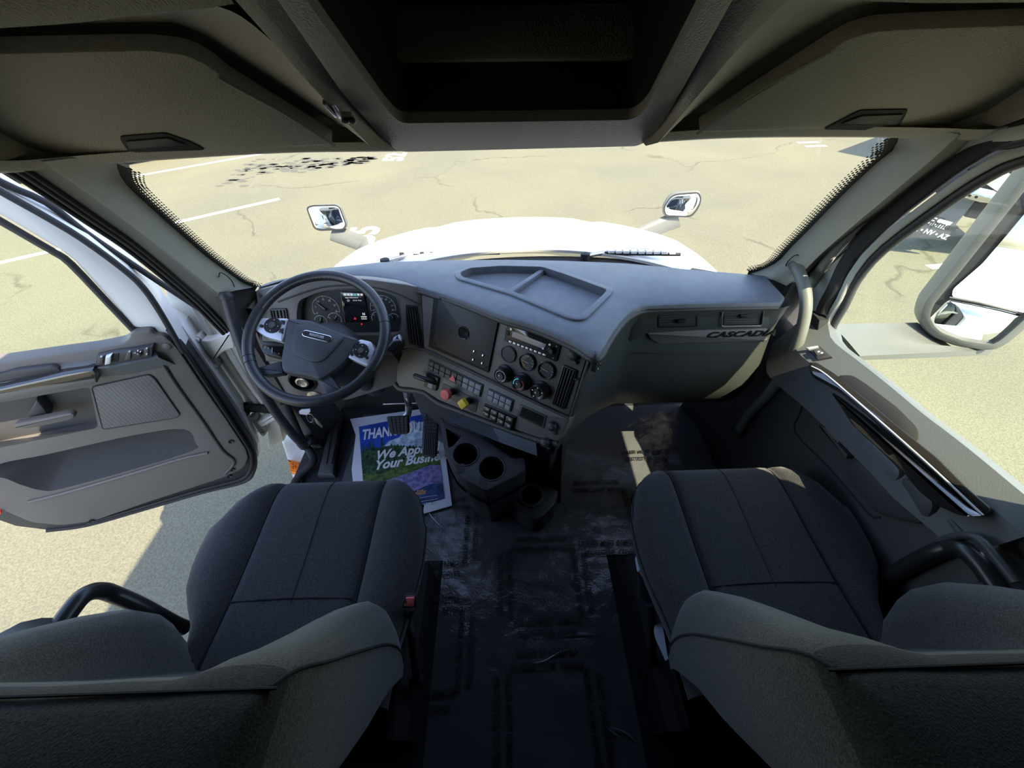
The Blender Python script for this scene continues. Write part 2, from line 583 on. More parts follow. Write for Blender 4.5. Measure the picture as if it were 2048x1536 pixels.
def BX(name, x0, x1, y0, y1, z0, z1, m, parent=None, bev=0.0, label=None, kind=None):
    bm = bmesh.new()
    box(bm, x0, x1, y0, y1, z0, z1)
    if bev: bmesh.ops.bevel(bm, geom=bm.edges[:], offset=bev, segments=3, affect='EDGES', profile=.5)
    return obj(name, bm, m, parent, label, kind)

def text_bm(f, s, u, v, size, rot=0.0, d=.0006, bold=0.0, ext=.0004, align='CENTER', shear=0.0, sx=1.0, space=1.0):
    cu = bpy.data.curves.new('t', 'FONT')
    cu.body = s
    cu.size = size
    cu.align_x = align
    cu.align_y = 'CENTER'
    cu.offset = bold * size
    cu.extrude = ext
    cu.shear = shear
    cu.space_character = space
    cu.resolution_u = 3
    ob = bpy.data.objects.new('t', cu)
    me = bpy.data.meshes.new_from_object(ob)
    bm = bmesh.new()
    bm.from_mesh(me)
    c, sn = math.cos(rot), math.sin(rot)
    for vv in bm.verts:
        x, y, z = vv.co.x * sx, vv.co.y, vv.co.z
        vv.co = P(f, u + x * c - y * sn, v + x * sn + y * c, d + z)
    bpy.data.objects.remove(ob)
    bpy.data.curves.remove(cu)
    bpy.data.meshes.remove(me)
    return bm

def TX(name, f, s, u, v, size, m, parent, **k):
    return obj(name, text_bm(f, s, u, v, size, **k), m, parent, smooth=False)

def cells(q, nx, ny, g=.08):
    """nx by ny quads inside a four-corner patch (tl, tr, br, bl), row by row"""
    q = [Vector(p) for p in q]
    def at(s, t): return (q[0].lerp(q[1], s)).lerp(q[3].lerp(q[2], s), t)
    out = []
    for j in range(ny):
        for i in range(nx):
            out.append([tuple(at((i + a) / nx, (j + b) / ny)) for a, b in ((g, g), (1 - g, g), (1 - g, 1 - g), (g, 1 - g))])
    return out

def cen(p): return (sum(a[0] for a in p) / len(p), sum(a[1] for a in p) / len(p))

def mx(pts): return [(-p[0], p[1], p[2]) for p in pts]

# ================================================================ OUTSIDE
g = BX('ground', -45, 45, -25, 60, -1.35, -1.2, 'asphalt', kind='structure')
tag(g, 'sunlit tan asphalt of the parking lot all around the truck', 'ground')

def stripe(p0, p1, w, label):
    a, b = Vector(p0), Vector(p1)
    t = (b - a).normalized() * w / 2
    n = Vector((-t.y, t.x))
    q = [a + n, a - n, b - n, b + n]
    o = SL('parking_stripe', 'G', [tuple(x) for x in q], 0.0, .004, 'road paint', None)
    tag(o, label, 'road marking', 'painted stall lines on the asphalt')
stripe((-4.59, 8.28), (-9.6, 4.70), .12, 'white stall line on asphalt, nearer one ahead of the left windshield pillar')
stripe((-4.2, 13.3), (-9.4, 9.65), .12, 'white stall line on asphalt running up beside the footprint stains, farther one')
stripe((5.80, 4.76), (8.6, 5.05), .11, 'short white line on asphalt seen beside the big passenger side mirror')

def number(s, u, v, size, label, rot=PI / 2):
    o = obj('stall_number', text_bm('G', s, u, v, size, rot=rot, d=.003, bold=.035, ext=.002), 'road paint', None)
    tag(o, label, 'road marking', 'painted stall numbers on the asphalt')
number('55', -2.42, 6.42, .70, 'white painted stall number partly hidden behind the left hood mirror arm')
number('52', -2.75, 11.0, .70, 'white painted stall number peeking out below the overhead console')
number('11', 7.75, 10.9, .70, 'white painted stall number near the dark shadow ahead of the right pillar')

# muddy prints on the asphalt left of centre
mud = bmesh.new()
for i in range(170):
    t = random.random()
    u = -6.3 + 2.9 * t + random.gauss(0, .12)
    v = 10.3 + .5 * t + random.gauss(0, .55 - .4 * t)
    s = .03 + .05 * random.random()
    slab(mud, 'G', [(u + s * 1.6 * math.cos(a) * (1 + .3 * random.random()), v + s * math.sin(a)) for a in (0, 1.1, 2.2, 3.3, 4.4, 5.4)], 0, .003)
mat('mud', (.075, .07, .055), .95)
o = obj('mud_stains', mud, 'mud', None, kind='stuff')
tag(o, 'dark dried mud prints scattered on the asphalt beyond the left hood mirror', 'stain')

# black low trailer at far left
t = thing('flatbed_trailer', 'black low trailer parked at the far left edge of the lot', 'trailer', (-10.3, 11.9, -1.2))
TF = mkframe((-9.45, 10.95, -1.2), (1.17, .88, 0), (0, 0, 1))
SL('deck', TF, rect(-3.0, .25, 1.55, .75), -2.4, 0, 'matte black', t, bev=.02, back=True)
for i in range(5):
    SL('marker_light', TF, rect(-1.2 + i * .5, .5, -1.14 + i * .5, .56), 0, .02, 'white print', t)
for i in range(3):
    bm = bmesh.new(); W_ = mkframe(P(TF, -2.4 + 1.2 * i, .26, -.3), (1.17, .88, 0), (0, 0, 1))
    lathe(bm, W_, 0, 0, [(0, .12), (.18, .12), (.25, .08), (.26, -.08), (0, -.1)], 20)
    obj('wheel', bm, 'rubber', t)

# box truck beyond the right pillar whose shadow reaches the lot
t = thing('box_truck', 'white box truck parked beyond the right windshield pillar, throwing a dark shadow', 'truck', (11.3, 9.4, -1.2))
BF = mkframe((9.03, 9.0, -1.2), (.55, -.83, 0), (0, 0, 1))
SL('cargo_box', BF, rect(0, .55, 2.5, 2.7), -6.5, 0, 'white paint', t, bev=.02, back=True)
SL('bumper', BF, rect(.05, .4, 2.45, .55), -.2, .12, 'galvanised', t, bev=.01)
for dd in (-.9, -4.6):
    for uu in (.15, 2.1):
        bm = bmesh.new(); W_ = mkframe(P(BF, uu, .5, dd), (.83, .55, 0), (0, 0, 1))
        lathe(bm, W_, 0, 0, [(0, .14), (.25, .14), (.48, .12), (.5, -.12), (0, -.14)], 24)
        obj('wheel', bm, 'rubber', t)

# truck at right: mud flap, bracket, tail lamp, chassis
t = thing('parked_truck', 'dark truck rear with printed mud flap seen through the passenger window', 'truck', tuple(P('MF', .9, -.4, 0)))
fl = SL('mud_flap', 'MF', [(0.0252, -0.1602), (0.3169, 0.4080), (0.4803, 0.3783), (0.4745, 0.0123), (0.5095, -0.1573), (0.4071, -0.1606)], -.03, 0, 'truck grey', t, bev=.004, back=True)
lab = [(0.1305, 0.0456), (0.1616, 0.1391), (0.4240, 0.0908), (0.3942, -0.0103)]
SL('sign', 'MF', lab, 0, .004, 'sign white', fl)
lc = [(0.2002, 0.1063), (0.2809, 0.0531), (0.2232, -0.0574), (0.2493, -0.0269), (0.4164, 0.4128)]
la = math.atan2(lab[2][1] - lab[1][1], lab[2][0] - lab[1][0])
TX('lettering', 'MF', 'TEC', lc[0][0], lc[0][1], .125, 'dim print', fl, rot=la, d=.006, bold=.03)
TX('lettering', 'MF', 'Equipment', lc[1][0], lc[1][1], .115, 'dim print', fl, rot=la, d=.006, bold=.03)
TX('lettering', 'MF', '\u2022 CA \u2022 NV \u2022 AZ', lc[2][0], lc[2][1], .085, 'sign white', fl, rot=la - .02, d=.003, bold=.03)
SL('bracket', 'MF', [(0.3274, 0.4130), (0.3369, 0.4815), (0.6737, 0.4198), (0.6116, 0.3742), (0.5084, 0.3769)], -.2, .06, 'steel', t, bev=.004)
SL('step_plate', 'MF', [(0.3443, 0.4703), (0.3825, 0.5244), (0.6099, 0.4927), (0.6210, 0.4191)], -.05, .10, 'galvanised', t, bev=.01)
for a, b in [(0.2966, 0.4511), (0.3472, 0.4460), (0.4217, 0.4352)]:
    LA('bolt', 'MF', a, b, [(.014, .0), (.014, .075), (0, .08)], 'matte black', t, seg=8)
SL('chassis', 'MF', [(0.6591, 0.4026), (0.6647, 0.4896), (0.7470, 0.4656), (0.6015, 1.3970), (1.7595, 1.3188), (1.7877, 0.5489), (1.2385, 0.0562), (0.5413, 0.1511), (0.5174, 0.3330)], -1.3, -.05, 'matte black', t, bev=.02)
SL('rail', 'MF', [(0.6286, 0.4943), (0.6605, 0.6781), (0.7603, 0.6708), (0.7550, 0.4818)], -.4, .02, 'steel', t, bev=.01)
for k, (a, b) in enumerate([(0.6711, 0.4235), (0.8309, 0.4023)]):
    if k == 0:
        LA('tail_lamp', 'MF', a, b, [(.075, -.1), (.075, .03), (.06, .05), (0, .055)], 'red lens', t, seg=20)
tire = mkframe(P('MF', 1.95, -.05, -.1), tuple(FR['MF'][0] * 0 + FR['MF'][1]), (0, 0, 1))
bm = bmesh.new()
TYR = mkframe(P('MF', 2.1, 0.0, -.5), tuple(FR['MF'][3]), (0, 0, 1))
lathe(bm, TYR, 0, 0, [(0, -.5), (.3, -.5), (.42, -.45), (.42, .45), (.3, .5), (0, .5)], 28)
obj('tyre', bm, 'rubber', t)

# ---------------------------------------------------------------- hood, cowl, wipers
h = thing('truck_hood', 'broad white engine hood sloping away in front of the windshield', 'hood', (.04, 2.2, -.4))
rows = []
for i in range(22):
    tt = i / 21
    yy = 1.57 + 1.55 * tt
    q = yy - 1.55
    zc = .79 + .058 * q - .349 * q * q
    row = []
    for j in range(41):
        s = -1 + 2 * j / 40
        x = 1.10 * s
        ax = abs(x)
        z = zc - .125 * ax ** 2.4 - (max(0, ax - .80) ** 1.8) * 1.6
        z -= .012 * math.exp(-((ax - .42) / .05) ** 2) * min(1, q * 2)
        row.append((.04 + x, yy - (.12 + .17 * (1 - tt) ** 2) * ax * ax, z))
    rows.append(row)
GR('hood_panel', rows, 'white paint', h, thick=.012)
rows = []
for i in range(6):
    tt = i / 5
    row = []
    for j in range(25):
        s = -1 + 2 * j / 24
        ax = abs(s) * .84
        row.append((.07 + .84 * s, 1.42 + .15 * tt - (.24 - .05 * tt) * ax * ax, .755 + .012 * tt - .03 * (tt - .5) ** 2 - .055 * ax ** 2 - .06 * (1 - tt) * 0))
    rows.append(row)
o = GR('cowl_panel', rows, 'matte black', None, thick=.01)
tag(o, 'black cowl strip between the windshield foot and the white hood', 'cowl')

def wiper(pts, blade, label):
    t = thing('windshield_wiper', label, 'wiper', tuple(pts[0]), 'wipers at the windshield foot')
    TU('wiper_arm', pts, .009, 'steel', t, seg=8)
    TU('wiper_blade', blade, .008, 'matte black', t, seg=8)
    bm = bmesh.new()
    a, b = Vector(blade[0]), Vector(blade[-1])
    for k in range(9):
        p = a.lerp(b, .08 + .1 * k)
        box(bm, p.x - .012, p.x + .012, p.y - .012, p.y + .012, p.z + .006, p.z + .016)
    obj('blade_clip', bm, 'white print', t)
    LA('pivot_cap', mkframe(pts[0], (1, 0, 0), (0, 1, -.1)), 0, 0, [(.02, -.02), (.02, .012), (0, .018)], 'matte black', t, seg=12)
wiper([(-0.5192, 1.5260, 0.7789), (-0.3309, 1.6626, 0.7686), (-0.1830, 1.5891, 0.7741)], [(-0.4732, 1.6054, 0.7729), (-0.0343, 1.5820, 0.7747)], 'left windshield wiper with bent steel arm lying on the cowl')
wiper([(0.3253, 1.5153, 0.7797), (0.4878, 1.5729, 0.7754), (0.6531, 1.5453, 0.7774)], [(0.4123, 1.5392, 0.7779), (0.7205, 1.5004, 0.7808)], 'right windshield wiper with bent steel arm lying on the cowl')

def hood_mirror(f, outer, glass, arm, label):
    o0 = P(f, *cen(outer), 0)
    t = thing('hood_mirror', label, 'mirror', tuple(o0), 'hood mirrors')
    outer = rnd(outer, .05)
    glass = rnd(glass, .045)
    bm = bmesh.new()
    slab(bm, f, outer, -.03, 0, .008)
    dome(bm, f, outer, -.03, -.07, 5)
    obj('mirror_shell', bm, 'mirror shell', t)
    bm = bmesh.new(); dome(bm, f, glass, .001, .010, 6)
    obj('mirror_glass', bm, 'mirror glass', t, ang=2)
    SL('bezel', f, inset(glass, -.006), 0, .0035, 'matte black', t, holes=[glass])
    TU('mirror_arm', arm, .03, 'mirror shell', t, seg=10, flat=(.05, .014, (0, .5, .8)))
hood_mirror('ML', [(-0.0938, 0.0599), (-0.0533, 0.0667), (0.0759, 0.0577), (0.0941, 0.0407), (0.1034, -0.0538), (0.0822, -0.0805), (-0.0662, -0.0710), (-0.0903, -0.0552)], [(-0.0869, 0.0551), (-0.0550, 0.0614), (0.0683, 0.0516), (0.0848, 0.0389), (0.0933, -0.0527), (0.0747, -0.0753), (-0.0559, -0.0663), (-0.0810, -0.0534)],
            [tuple(P('ML', 0.0, -.09, -.03)), tuple(P('ML', .16, -.17, .0)), (-.80, 2.05, .47)], 'left hood mirror on grey arm, glass filled with reflections')
hood_mirror('MR', [(-0.0917, -0.0683), (-0.1116, -0.0149), (-0.0816, 0.0653), (0.0783, 0.0814), (0.1025, 0.0400), (0.1035, -0.0057), (0.0748, -0.0673)], [(-0.0818, -0.0610), (-0.0999, -0.0171), (-0.0700, 0.0502), (0.0714, 0.0658), (0.0918, 0.0396), (0.0919, -0.0036), (0.0641, -0.0583)],
            [tuple(P('MR', 0.0, -.08, -.03)), tuple(P('MR', -.2, -.17, .0)), (.88, 2.05, .45)], 'right hood mirror on grey arm, glass half white')

# ================================================================ CAB SHELL
fl = BX('floor', -.99, .99, -1.2, 1.45, -.05, -.006, 'carpet', kind='structure')
tag(fl, 'black cab floor under the seats and the film', 'floor')
o = BX('wall_front', -.97, .97, 1.40, 1.46, -.05, .60, 'matte black', kind='structure')
tag(o, 'black firewall at the end of the footwells', 'wall')
o = BX('wall_back', -1.08, 1.08, -1.26, -1.2, -.05, 2.0, 'matte black', kind='structure')
tag(o, 'dark rear wall of the sleeper behind the seats', 'wall')
mat('roof skin', (.75, .75, .73), .4)
o = BX('ceiling', -1.10, 1.10, -1.26, 1.02, 1.92, 2.0, 'matte black', kind='structure')
tag(o, 'dark cab roof high above the overhead console', 'ceiling')
o = BX('roof_fairing', -1.10, 1.10, -2.6, -.12, 2.0, 2.75, 'white paint', bev=.08, kind='structure')
tag(o, 'white raised sleeper roof above the cab', 'roof')
def sidewall(s, name, y1):
    o = BX(name, min(s * 1.04, s * 1.10), max(s * 1.04, s * 1.10), -2.8, y1, -.6, 2.0, 'white paint', kind='structure')
    return o
tag(sidewall(-1, 'wall_left', .06), 'left cab wall behind the driver door opening', 'wall')
tag(sidewall(1, 'wall_right', -.02), 'right cab wall behind the passenger door', 'wall')
o = BX('wall_left_lining', -1.04, -1.0, -1.26, .06, -.03, 1.9, 'matte black', kind='structure')
tag(o, 'dark lining of the left wall behind the driver seat', 'wall')
o = BX('wall_right_lining', 1.0, 1.04, -1.26, -.02, -.03, 1.9, 'matte black', kind='structure')
tag(o, 'dark lining of the right wall behind the passenger seat', 'wall')
# roof sides above the door openings
for s, nm in ((-1, 'left'), (1, 'right')):
    o = BX('trim_roof_' + nm, min(s * 1.0, s * 1.10), max(s * 1.0, s * 1.10), -.02, 1.02, 1.345, 1.95, 'headliner plastic', kind='structure')
    tag(o, 'roof side trim above the %s door opening' % ('driver' if s < 0 else 'passenger'), 'trim')
o = BX('trim_pillar', 1.0, 1.06, -.03, .31, .50, 1.46, 'matte black', kind='structure', bev=.01)
tag(o, 'black door pillar behind the passenger window', 'trim')
mat('dark glass', (.015, .03, .028), .03, coat=1.0)
o = SL('window_2', 'DR', rnd([(.66, .50), (1.75, .60), (1.75, 1.05), (.74, 1.0)], .08), -.15, -.165, 'dark glass', None, bev=.004, kind='structure', back=True)
tag(o, 'dark window in the white sleeper side behind the passenger door', 'window')
# left B pillar trim, lower
o = GR('trim_1', loft([[(-1.02, .02, .74), (-1.0, .16, .735), (-.985, .23, .70), (-.99, .26, .6)], [(-.97, .02, .745), (-.965, .15, .74), (-.955, .215, .70), (-.96, .245, .6)], [(-.93, .02, .62), (-.93, .12, .62), (-.93, .18, .6), (-.94, .2, .55)]], 10), 'soft black', None, thick=.01, kind='structure')
tag(o, 'black trim at the foot of the left door pillar beside the driver seat', 'trim')

# windshield
hd = crv([(-.90, .985, 1.335), (-.6, 1.035, 1.335), (0, 1.07, 1.335), (.6, 1.035, 1.335), (.90, .985, 1.335)], 6)
md = crv([(-.93, 1.10, 1.10), (-.62, 1.19, 1.10), (0, 1.245, 1.10), (.62, 1.19, 1.10), (.93, 1.10, 1.10)], 6)
bs = crv([(-.93, 1.215, .80), (-.6, 1.37, .79), (0, 1.43, .785), (.6, 1.37, .79), (.93, 1.215, .80)], 6)
w = GR('window_1', [hd, md, bs], 'windscreen glass', None, kind='structure')
tag(w, 'large raked windshield over the dashboard', 'window')
# printed dot border along both pillars
fb = bmesh.new()
for side in (0, 1):
    edge = [(-0.8786, 1.0018, 1.3059), (-0.8919, 1.0081, 1.2918), (-0.9026, 1.0147, 1.2770), (-0.9133, 1.0270, 1.2492), (-0.9172, 1.0669, 1.1595), (-0.9160, 1.1252, 1.0283), (-0.9022, 1.1658, 0.9370), (-0.8895, 1.1856, 0.8925), (-0.8679, 1.1955, 0.8700)] if side == 0 else [(0.8864, 0.9979, 1.3147), (0.9039, 1.0066, 1.2951), (0.9131, 1.0156, 1.2749), (0.9059, 1.0240, 1.2559), (0.8959, 1.0621, 1.1703), (0.8947, 1.1235, 1.0321), (0.8926, 1.1496, 0.9734), (0.8952, 1.1758, 0.9144), (0.8702, 1.1923, 0.8773), (0.8287, 1.1988, 0.8627)]
    edge = resample(crv(edge, 4), 64)
    WF = FR['WS']
    k = -1 if side == 0 else 1
    prev = None
    for i, p in enumerate(edge):
        tg = (edge[min(i + 1, 63)] - edge[max(i - 1, 0)]).normalized()
        nin = WF[3].cross(tg) * (1 if side else 1)
        if nin.x * k > 0: nin = -nin
        p = p + WF[3] * .006
        a, b = fb.verts.new(p - nin * .02), fb.verts.new(p + nin * .014)
        if prev: fb.faces.new((prev[0], prev[1], b, a))
        prev = (a, b)
        for r_ in range(4):
            c = p + nin * (.017 + .0075 * r_) + tg * (.005 if r_ % 2 else 0)
            rr = .0045 - .0007 * r_
            vs = [fb.verts.new(c + (tg * math.cos(q) + nin * math.sin(q)) * rr) for q in (0, 1.05, 2.09, 3.14, 4.19, 5.24)]
            fb.faces.new(vs)
obj('frit_border', fb, 'matte black', w, kind='stuff')

# A pillars
def pillar(name, we, crease, seal, label):
    R = [resample(crv(x, 5), 22) for x in (we, crease, seal)]
    rows = []
    a, b, c = R
    out = [p + Vector((0, .015, -.012)) for p in a]
    m1 = [a[i].lerp(b[i], .5) + Vector((0, -.02, .012)) for i in range(22)]
    m0 = [a[i].lerp(b[i], .06) + Vector((0, -.012, .006)) for i in range(22)]
    o = GR(name, [out, a, m0, m1, b], 'pillar trim', None, kind='structure', ang=1.2)
    tag(o, label, 'pillar')
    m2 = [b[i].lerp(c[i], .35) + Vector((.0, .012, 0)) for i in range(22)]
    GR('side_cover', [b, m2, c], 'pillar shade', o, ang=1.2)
    sgn = 1 if c[0].x > 0 else -1
    for k in range(3):
        TU('door_seal', [p + Vector((sgn * .013 * k, -.002 * k, -.006 * k)) for p in c], .0065, 'matte black' if k != 1 else 'soft black', o, seg=8)
    return o
weL = [(-0.8754, 1.0004, 1.3090), (-0.8919, 1.0081, 1.2918), (-0.9026, 1.0147, 1.2770), (-0.9133, 1.0270, 1.2492), (-0.9172, 1.0669, 1.1595), (-0.9160, 1.1252, 1.0283), (-0.9022, 1.1658, 0.9370), (-0.8895, 1.1856, 0.8925), (-0.8679, 1.1955, 0.8700)]
crL = [(-0.9500, 0.9075, 1.3360), (-0.9500, 0.9470, 1.2687), (-0.9500, 0.9867, 1.1889), (-0.9500, 1.0374, 1.0827), (-0.9500, 1.0869, 0.9709), (-0.9500, 1.1240, 0.8853)]
slL = [(-1.0000, 0.9000, 1.3358), (-1.0000, 0.9215, 1.2995), (-1.0000, 0.9735, 1.1990), (-1.0000, 1.0214, 1.1038), (-1.0000, 1.0685, 0.9740), (-1.0000, 1.1024, 0.8645), (-1.0000, 1.1282, 0.7390)]
pl_ = pillar('trim_2', weL, crL, slL, 'pale grey left windshield pillar trim beside the open driver door')
weR = [(0.8874, 0.9979, 1.3147), (0.9039, 1.0066, 1.2951), (0.9131, 1.0156, 1.2749), (0.9059, 1.0240, 1.2559), (0.8959, 1.0621, 1.1703), (0.8947, 1.1235, 1.0321), (0.8926, 1.1496, 0.9734), (0.8952, 1.1758, 0.9144), (0.8702, 1.1923, 0.8773), (0.8330, 1.2019, 0.8557)]
crR = [(0.9500, 0.9141, 1.3282), (0.9500, 0.9307, 1.2868), (0.9500, 0.9577, 1.2327), (0.9500, 0.9885, 1.1708), (0.9500, 1.0331, 1.0845), (0.9500, 1.0925, 0.9552), (0.9500, 1.1275, 0.8404)]
slR = [(1.0000, 0.8973, 1.3303), (1.0000, 0.9233, 1.2898), (1.0000, 0.9615, 1.2329), (1.0000, 1.0191, 1.1279), (1.0000, 1.0692, 1.0403), (1.0000, 1.1411, 0.8808), (1.0000, 1.1541, 0.7961)]
pr_ = pillar('trim_3', weR, crR, slR, 'pale grey right windshield pillar trim above the passenger grab handle')
for o_, pts in ((pl_, [(-0.9038, 1.1179, 0.9660), (-0.8921, 1.1323, 0.9334), (-0.9220, 1.1593, 0.8728), (-0.9760, 1.1958, 0.7907), (-1.0131, 1.2060, 0.7676), (-1.0050, 1.1843, 0.8166), (-0.9686, 1.1582, 0.8753)]), (pr_, [(0.9099, 1.1199, 0.9615), (0.9918, 1.1488, 0.8963), (0.9985, 1.1605, 0.8701), (0.9969, 1.1787, 0.8292), (0.9468, 1.1594, 0.8726), (0.9045, 1.1387, 0.9191)])):
    TU('cover_outline', crv(pts, 4, True), .0016, 'matte black', o_, seg=6, closed=True)

# footing of pillars down to the dash ends
for s, nm in ((-1, 'left'), (1, 'right')):
    rows = [[(s * .90, 1.19, .90), (s * .95, 1.13, .90), (s * 1.0, 1.13, .88)], [(s * .89, 1.22, .82), (s * .95, 1.13, .78), (s * 1.0, 1.13, .76)], [(s * .90, 1.25, .5), (s * .96, 1.14, .45), (s * 1.0, 1.14, .45)], [(s * .90, 1.35, -.02), (s * .96, 1.16, -.02), (s * 1.0, 1.16, -.02)]]
    if s > 0: rows = [r + [(1.07, r[2][1], r[2][2] - .02)] for r in rows]
    o = GR('trim_kick_' + nm, rows, 'dark door trim', None, kind='structure', thick=.008)
    tag(o, 'dark kick panel at the %s end of the dashboard' % ('driver' if s < 0 else 'passenger'), 'trim')

# ================================================================ OVERHEAD
t = thing('overhead_console', 'grey overhead console with deep dark open shelf above the windshield', 'overhead console', (.02, .8, 1.30))
OB = [(-0.2468, 0.0159), (-0.2579, 0.0843), (-0.2596, 0.2523), (-0.2579, 0.4369), (-0.2564, 0.4759)]
outer = [(-0.2398, 0.0128), (0.3054, 0.0027), (0.3238, 0.0312), (0.3266, 0.1078), (0.2925, 0.4222), (0.2912, 0.4620), (-0.2669, 0.4763), (-0.2665, 0.4373), (-0.2707, 0.2458), (-0.2564, 0.0729)]
inner = [(-0.1982, 0.1479), (0.2562, 0.1318), (0.2672, 0.1756), (0.2528, 0.4164), (0.2521, 0.4573), (-0.2248, 0.4748), (-0.2279, 0.4357), (-0.2090, 0.2043)]
bm = bmesh.new()
slab(bm, 'OC', rnd(outer, .03), -.06, .0, .012, holes=[rnd(inner, .02)], hd=None)
obj('rim', bm, 'console plastic', t)
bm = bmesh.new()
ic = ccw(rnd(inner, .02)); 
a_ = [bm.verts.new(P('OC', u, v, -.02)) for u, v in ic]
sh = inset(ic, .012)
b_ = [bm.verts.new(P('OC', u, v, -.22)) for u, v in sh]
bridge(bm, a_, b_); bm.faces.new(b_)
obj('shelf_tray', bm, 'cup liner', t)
SL('shelf_bar', 'OC', [(-0.2821, 0.0996), (-0.2616, 0.1628), (0.3627, 0.1404), (0.3717, 0.0843)], -.19, -.10, 'console plastic', t, bev=.01)
TX('embossed_mark', 'OC', '\u223f\u223f\u223f\u223f', *[(-0.0023, -0.1446)][0], .03, 'soft black', t, d=-.217, bold=.01)
# flank: from the console rim up and outwards to the side frames
lf = [[(-0.2635, 0.6399, 1.5576), (-0.2689, 0.7989, 1.4428), (-0.2547, 0.9378, 1.3424), (-0.2393, 0.9866, 1.3072)], [(-0.2871, 0.9500, 1.3350), (-0.2851, 0.9457, 1.3350)]]
def flank(name, rimpts, outpts, label=None):
    R0 = resample(crv(rimpts, 4), 16); R1 = resample(crv(outpts, 4), 16)
    m_ = [R0[i].lerp(R1[i], .5) + Vector((0, -.01, -.012)) for i in range(16)]
    GR(name, [R0, m_, R1], 'console plastic', t, ang=1.5, label=label)
flank('flank', [P('OC', u + .006, v, -.03) for u, v in [(-0.2635, 0.5040), (-0.2669, 0.4763), (-0.2665, 0.4373), (-0.2707, 0.2458), (-0.2564, 0.0729), (-0.2398, 0.0128)]], [(-0.3519, 0.6650, 1.6028), (-0.3466, 0.6815, 1.5831), (-0.3376, 0.7029, 1.5577), (-0.3244, 0.7387, 1.5150), (-0.3013, 0.7994, 1.4426), (-0.2645, 0.8755, 1.3520)])
flank('flank', [P('OC', u - .006, v, -.03) for u, v in [(0.2886, 0.4904), (0.2912, 0.4620), (0.2925, 0.4222), (0.3266, 0.1078), (0.3238, 0.0312), (0.3054, 0.0027)]], [(0.3950, 0.6795, 1.5855), (0.3909, 0.6960, 1.5658), (0.3864, 0.7145, 1.5438), (0.3570, 0.7637, 1.4852), (0.3299, 0.8355, 1.3997), (0.3114, 0.8872, 1.3382)])
# header lip along the windshield top
LIPL = [(-1.06, .55, 1.40), (-1.045, .78, 1.352), (-1.0, .90, 1.322), (-.93, .95, 1.316), (-.80, .975, 1.316), (-.5, .995, 1.318), (-.2, 1.0, 1.312), (.25, 1.0, 1.312), (.52, .995, 1.318), (.80, .975, 1.316), (.93, .945, 1.316), (1.0, .89, 1.322), (1.045, .77, 1.352), (1.06, .55, 1.40)]
lp = crv(LIPL, 6)
N_ = len(lp)
def off(p, q, i):
    # push outward from the cab: y offset q[0] (forward/side), z offset q[1]
    tg = (lp[min(i + 1, N_ - 1)] - lp[max(i - 1, 0)]).normalized()
    n = Vector((-tg.y, tg.x, 0)).normalized()
    return p + n * q[0] + Vector((0, 0, q[1]))
prof = [(.03, .09), (.028, .02), (.02, .002), (.006, -.003), (-.006, .002), (-.014, .012), (-.02, .022)]
rows = [[off(p, q, i) for i, p in enumerate(lp)] for q in prof]
GR('header_lip', rows, 'headliner plastic', t, ang=1.2)
# compartments left and right
def compartment(pts, hpts, hin, frame_pts, label, low):
    c = thing('overhead_compartment', label, 'compartment', tuple(P('OL', *cen(pts), 0)), 'overhead compartments')
    SL('compartment_door', 'OL', rnd(pts, .012, 3), -.03, 0, 'headliner plastic', c, bev=.004)
    hd_ = SL('handle', 'OL', rnd(hpts, .008, 3), .0005, .003, 'matte black', c, bev=.0008)
    SL('handle_insert', 'OL', rnd(hin, .005, 3), .003, .007, 'soft black', hd_, bev=.002)
    a_ = [Vector((u, v, 0)) for u, v in frame_pts[0]]
    b_ = [Vector((u, v, 0)) for u, v in frame_pts[1]]
    nn = len(a_)
    R0 = [P('OL', p.x, p.y, -.05) for p in a_]
    R1 = [P('OL', p.x, p.y, -.02) for p in [a_[i].lerp(b_[i], .35) for i in range(nn)]]
    R2 = [P('OL', p.x, p.y, .055) for p in b_]
    GR('recessed_frame', [R0, R1, R2], 'headliner plastic', c, ang=1.2)
    TU('trim_bead', [P('OL', p.x, p.y, .003) for p in a_[low[0]:low[1]]], .0035, 'console plastic', c, seg=6)
    return c
cL = compartment([(-0.3649, 0.0152), (-1.0527, -0.0018), (-1.0586, 0.0894), (-0.8794, 0.2352), (-0.7906, 0.2388), (-0.6535, 0.2373), (-0.5576, 0.2357), (-0.5088, 0.2274), (-0.4868, 0.2087), (-0.4756, 0.1764)],
            [(-0.7815, 0.0627), (-0.6837, 0.0680), (-0.6520, 0.0376), (-0.6433, 0.0160), (-0.8081, 0.0162), (-0.7926, 0.0482)], [(-0.7791, 0.0526), (-0.6869, 0.0584), (-0.6670, 0.0373), (-0.7942, 0.0301)],
            [crv2([(-0.8794, 0.2352), (-0.7906, 0.2388), (-0.6535, 0.2373), (-0.5576, 0.2357), (-0.5088, 0.2274), (-0.4756, 0.1764), (-0.4192, 0.1063), (-0.3649, 0.0152)], 5), crv2([(-0.7420, 0.3252), (-0.6711, 0.3252), (-0.5486, 0.3293), (-0.4510, 0.3385), (-0.3630, 0.3423), (-0.3244, 0.2943), (-0.3013, 0.1998), (-0.2645, 0.0814)], 5)],
            'left overhead compartment with textured grey door and black recessed handle', (24, 36))
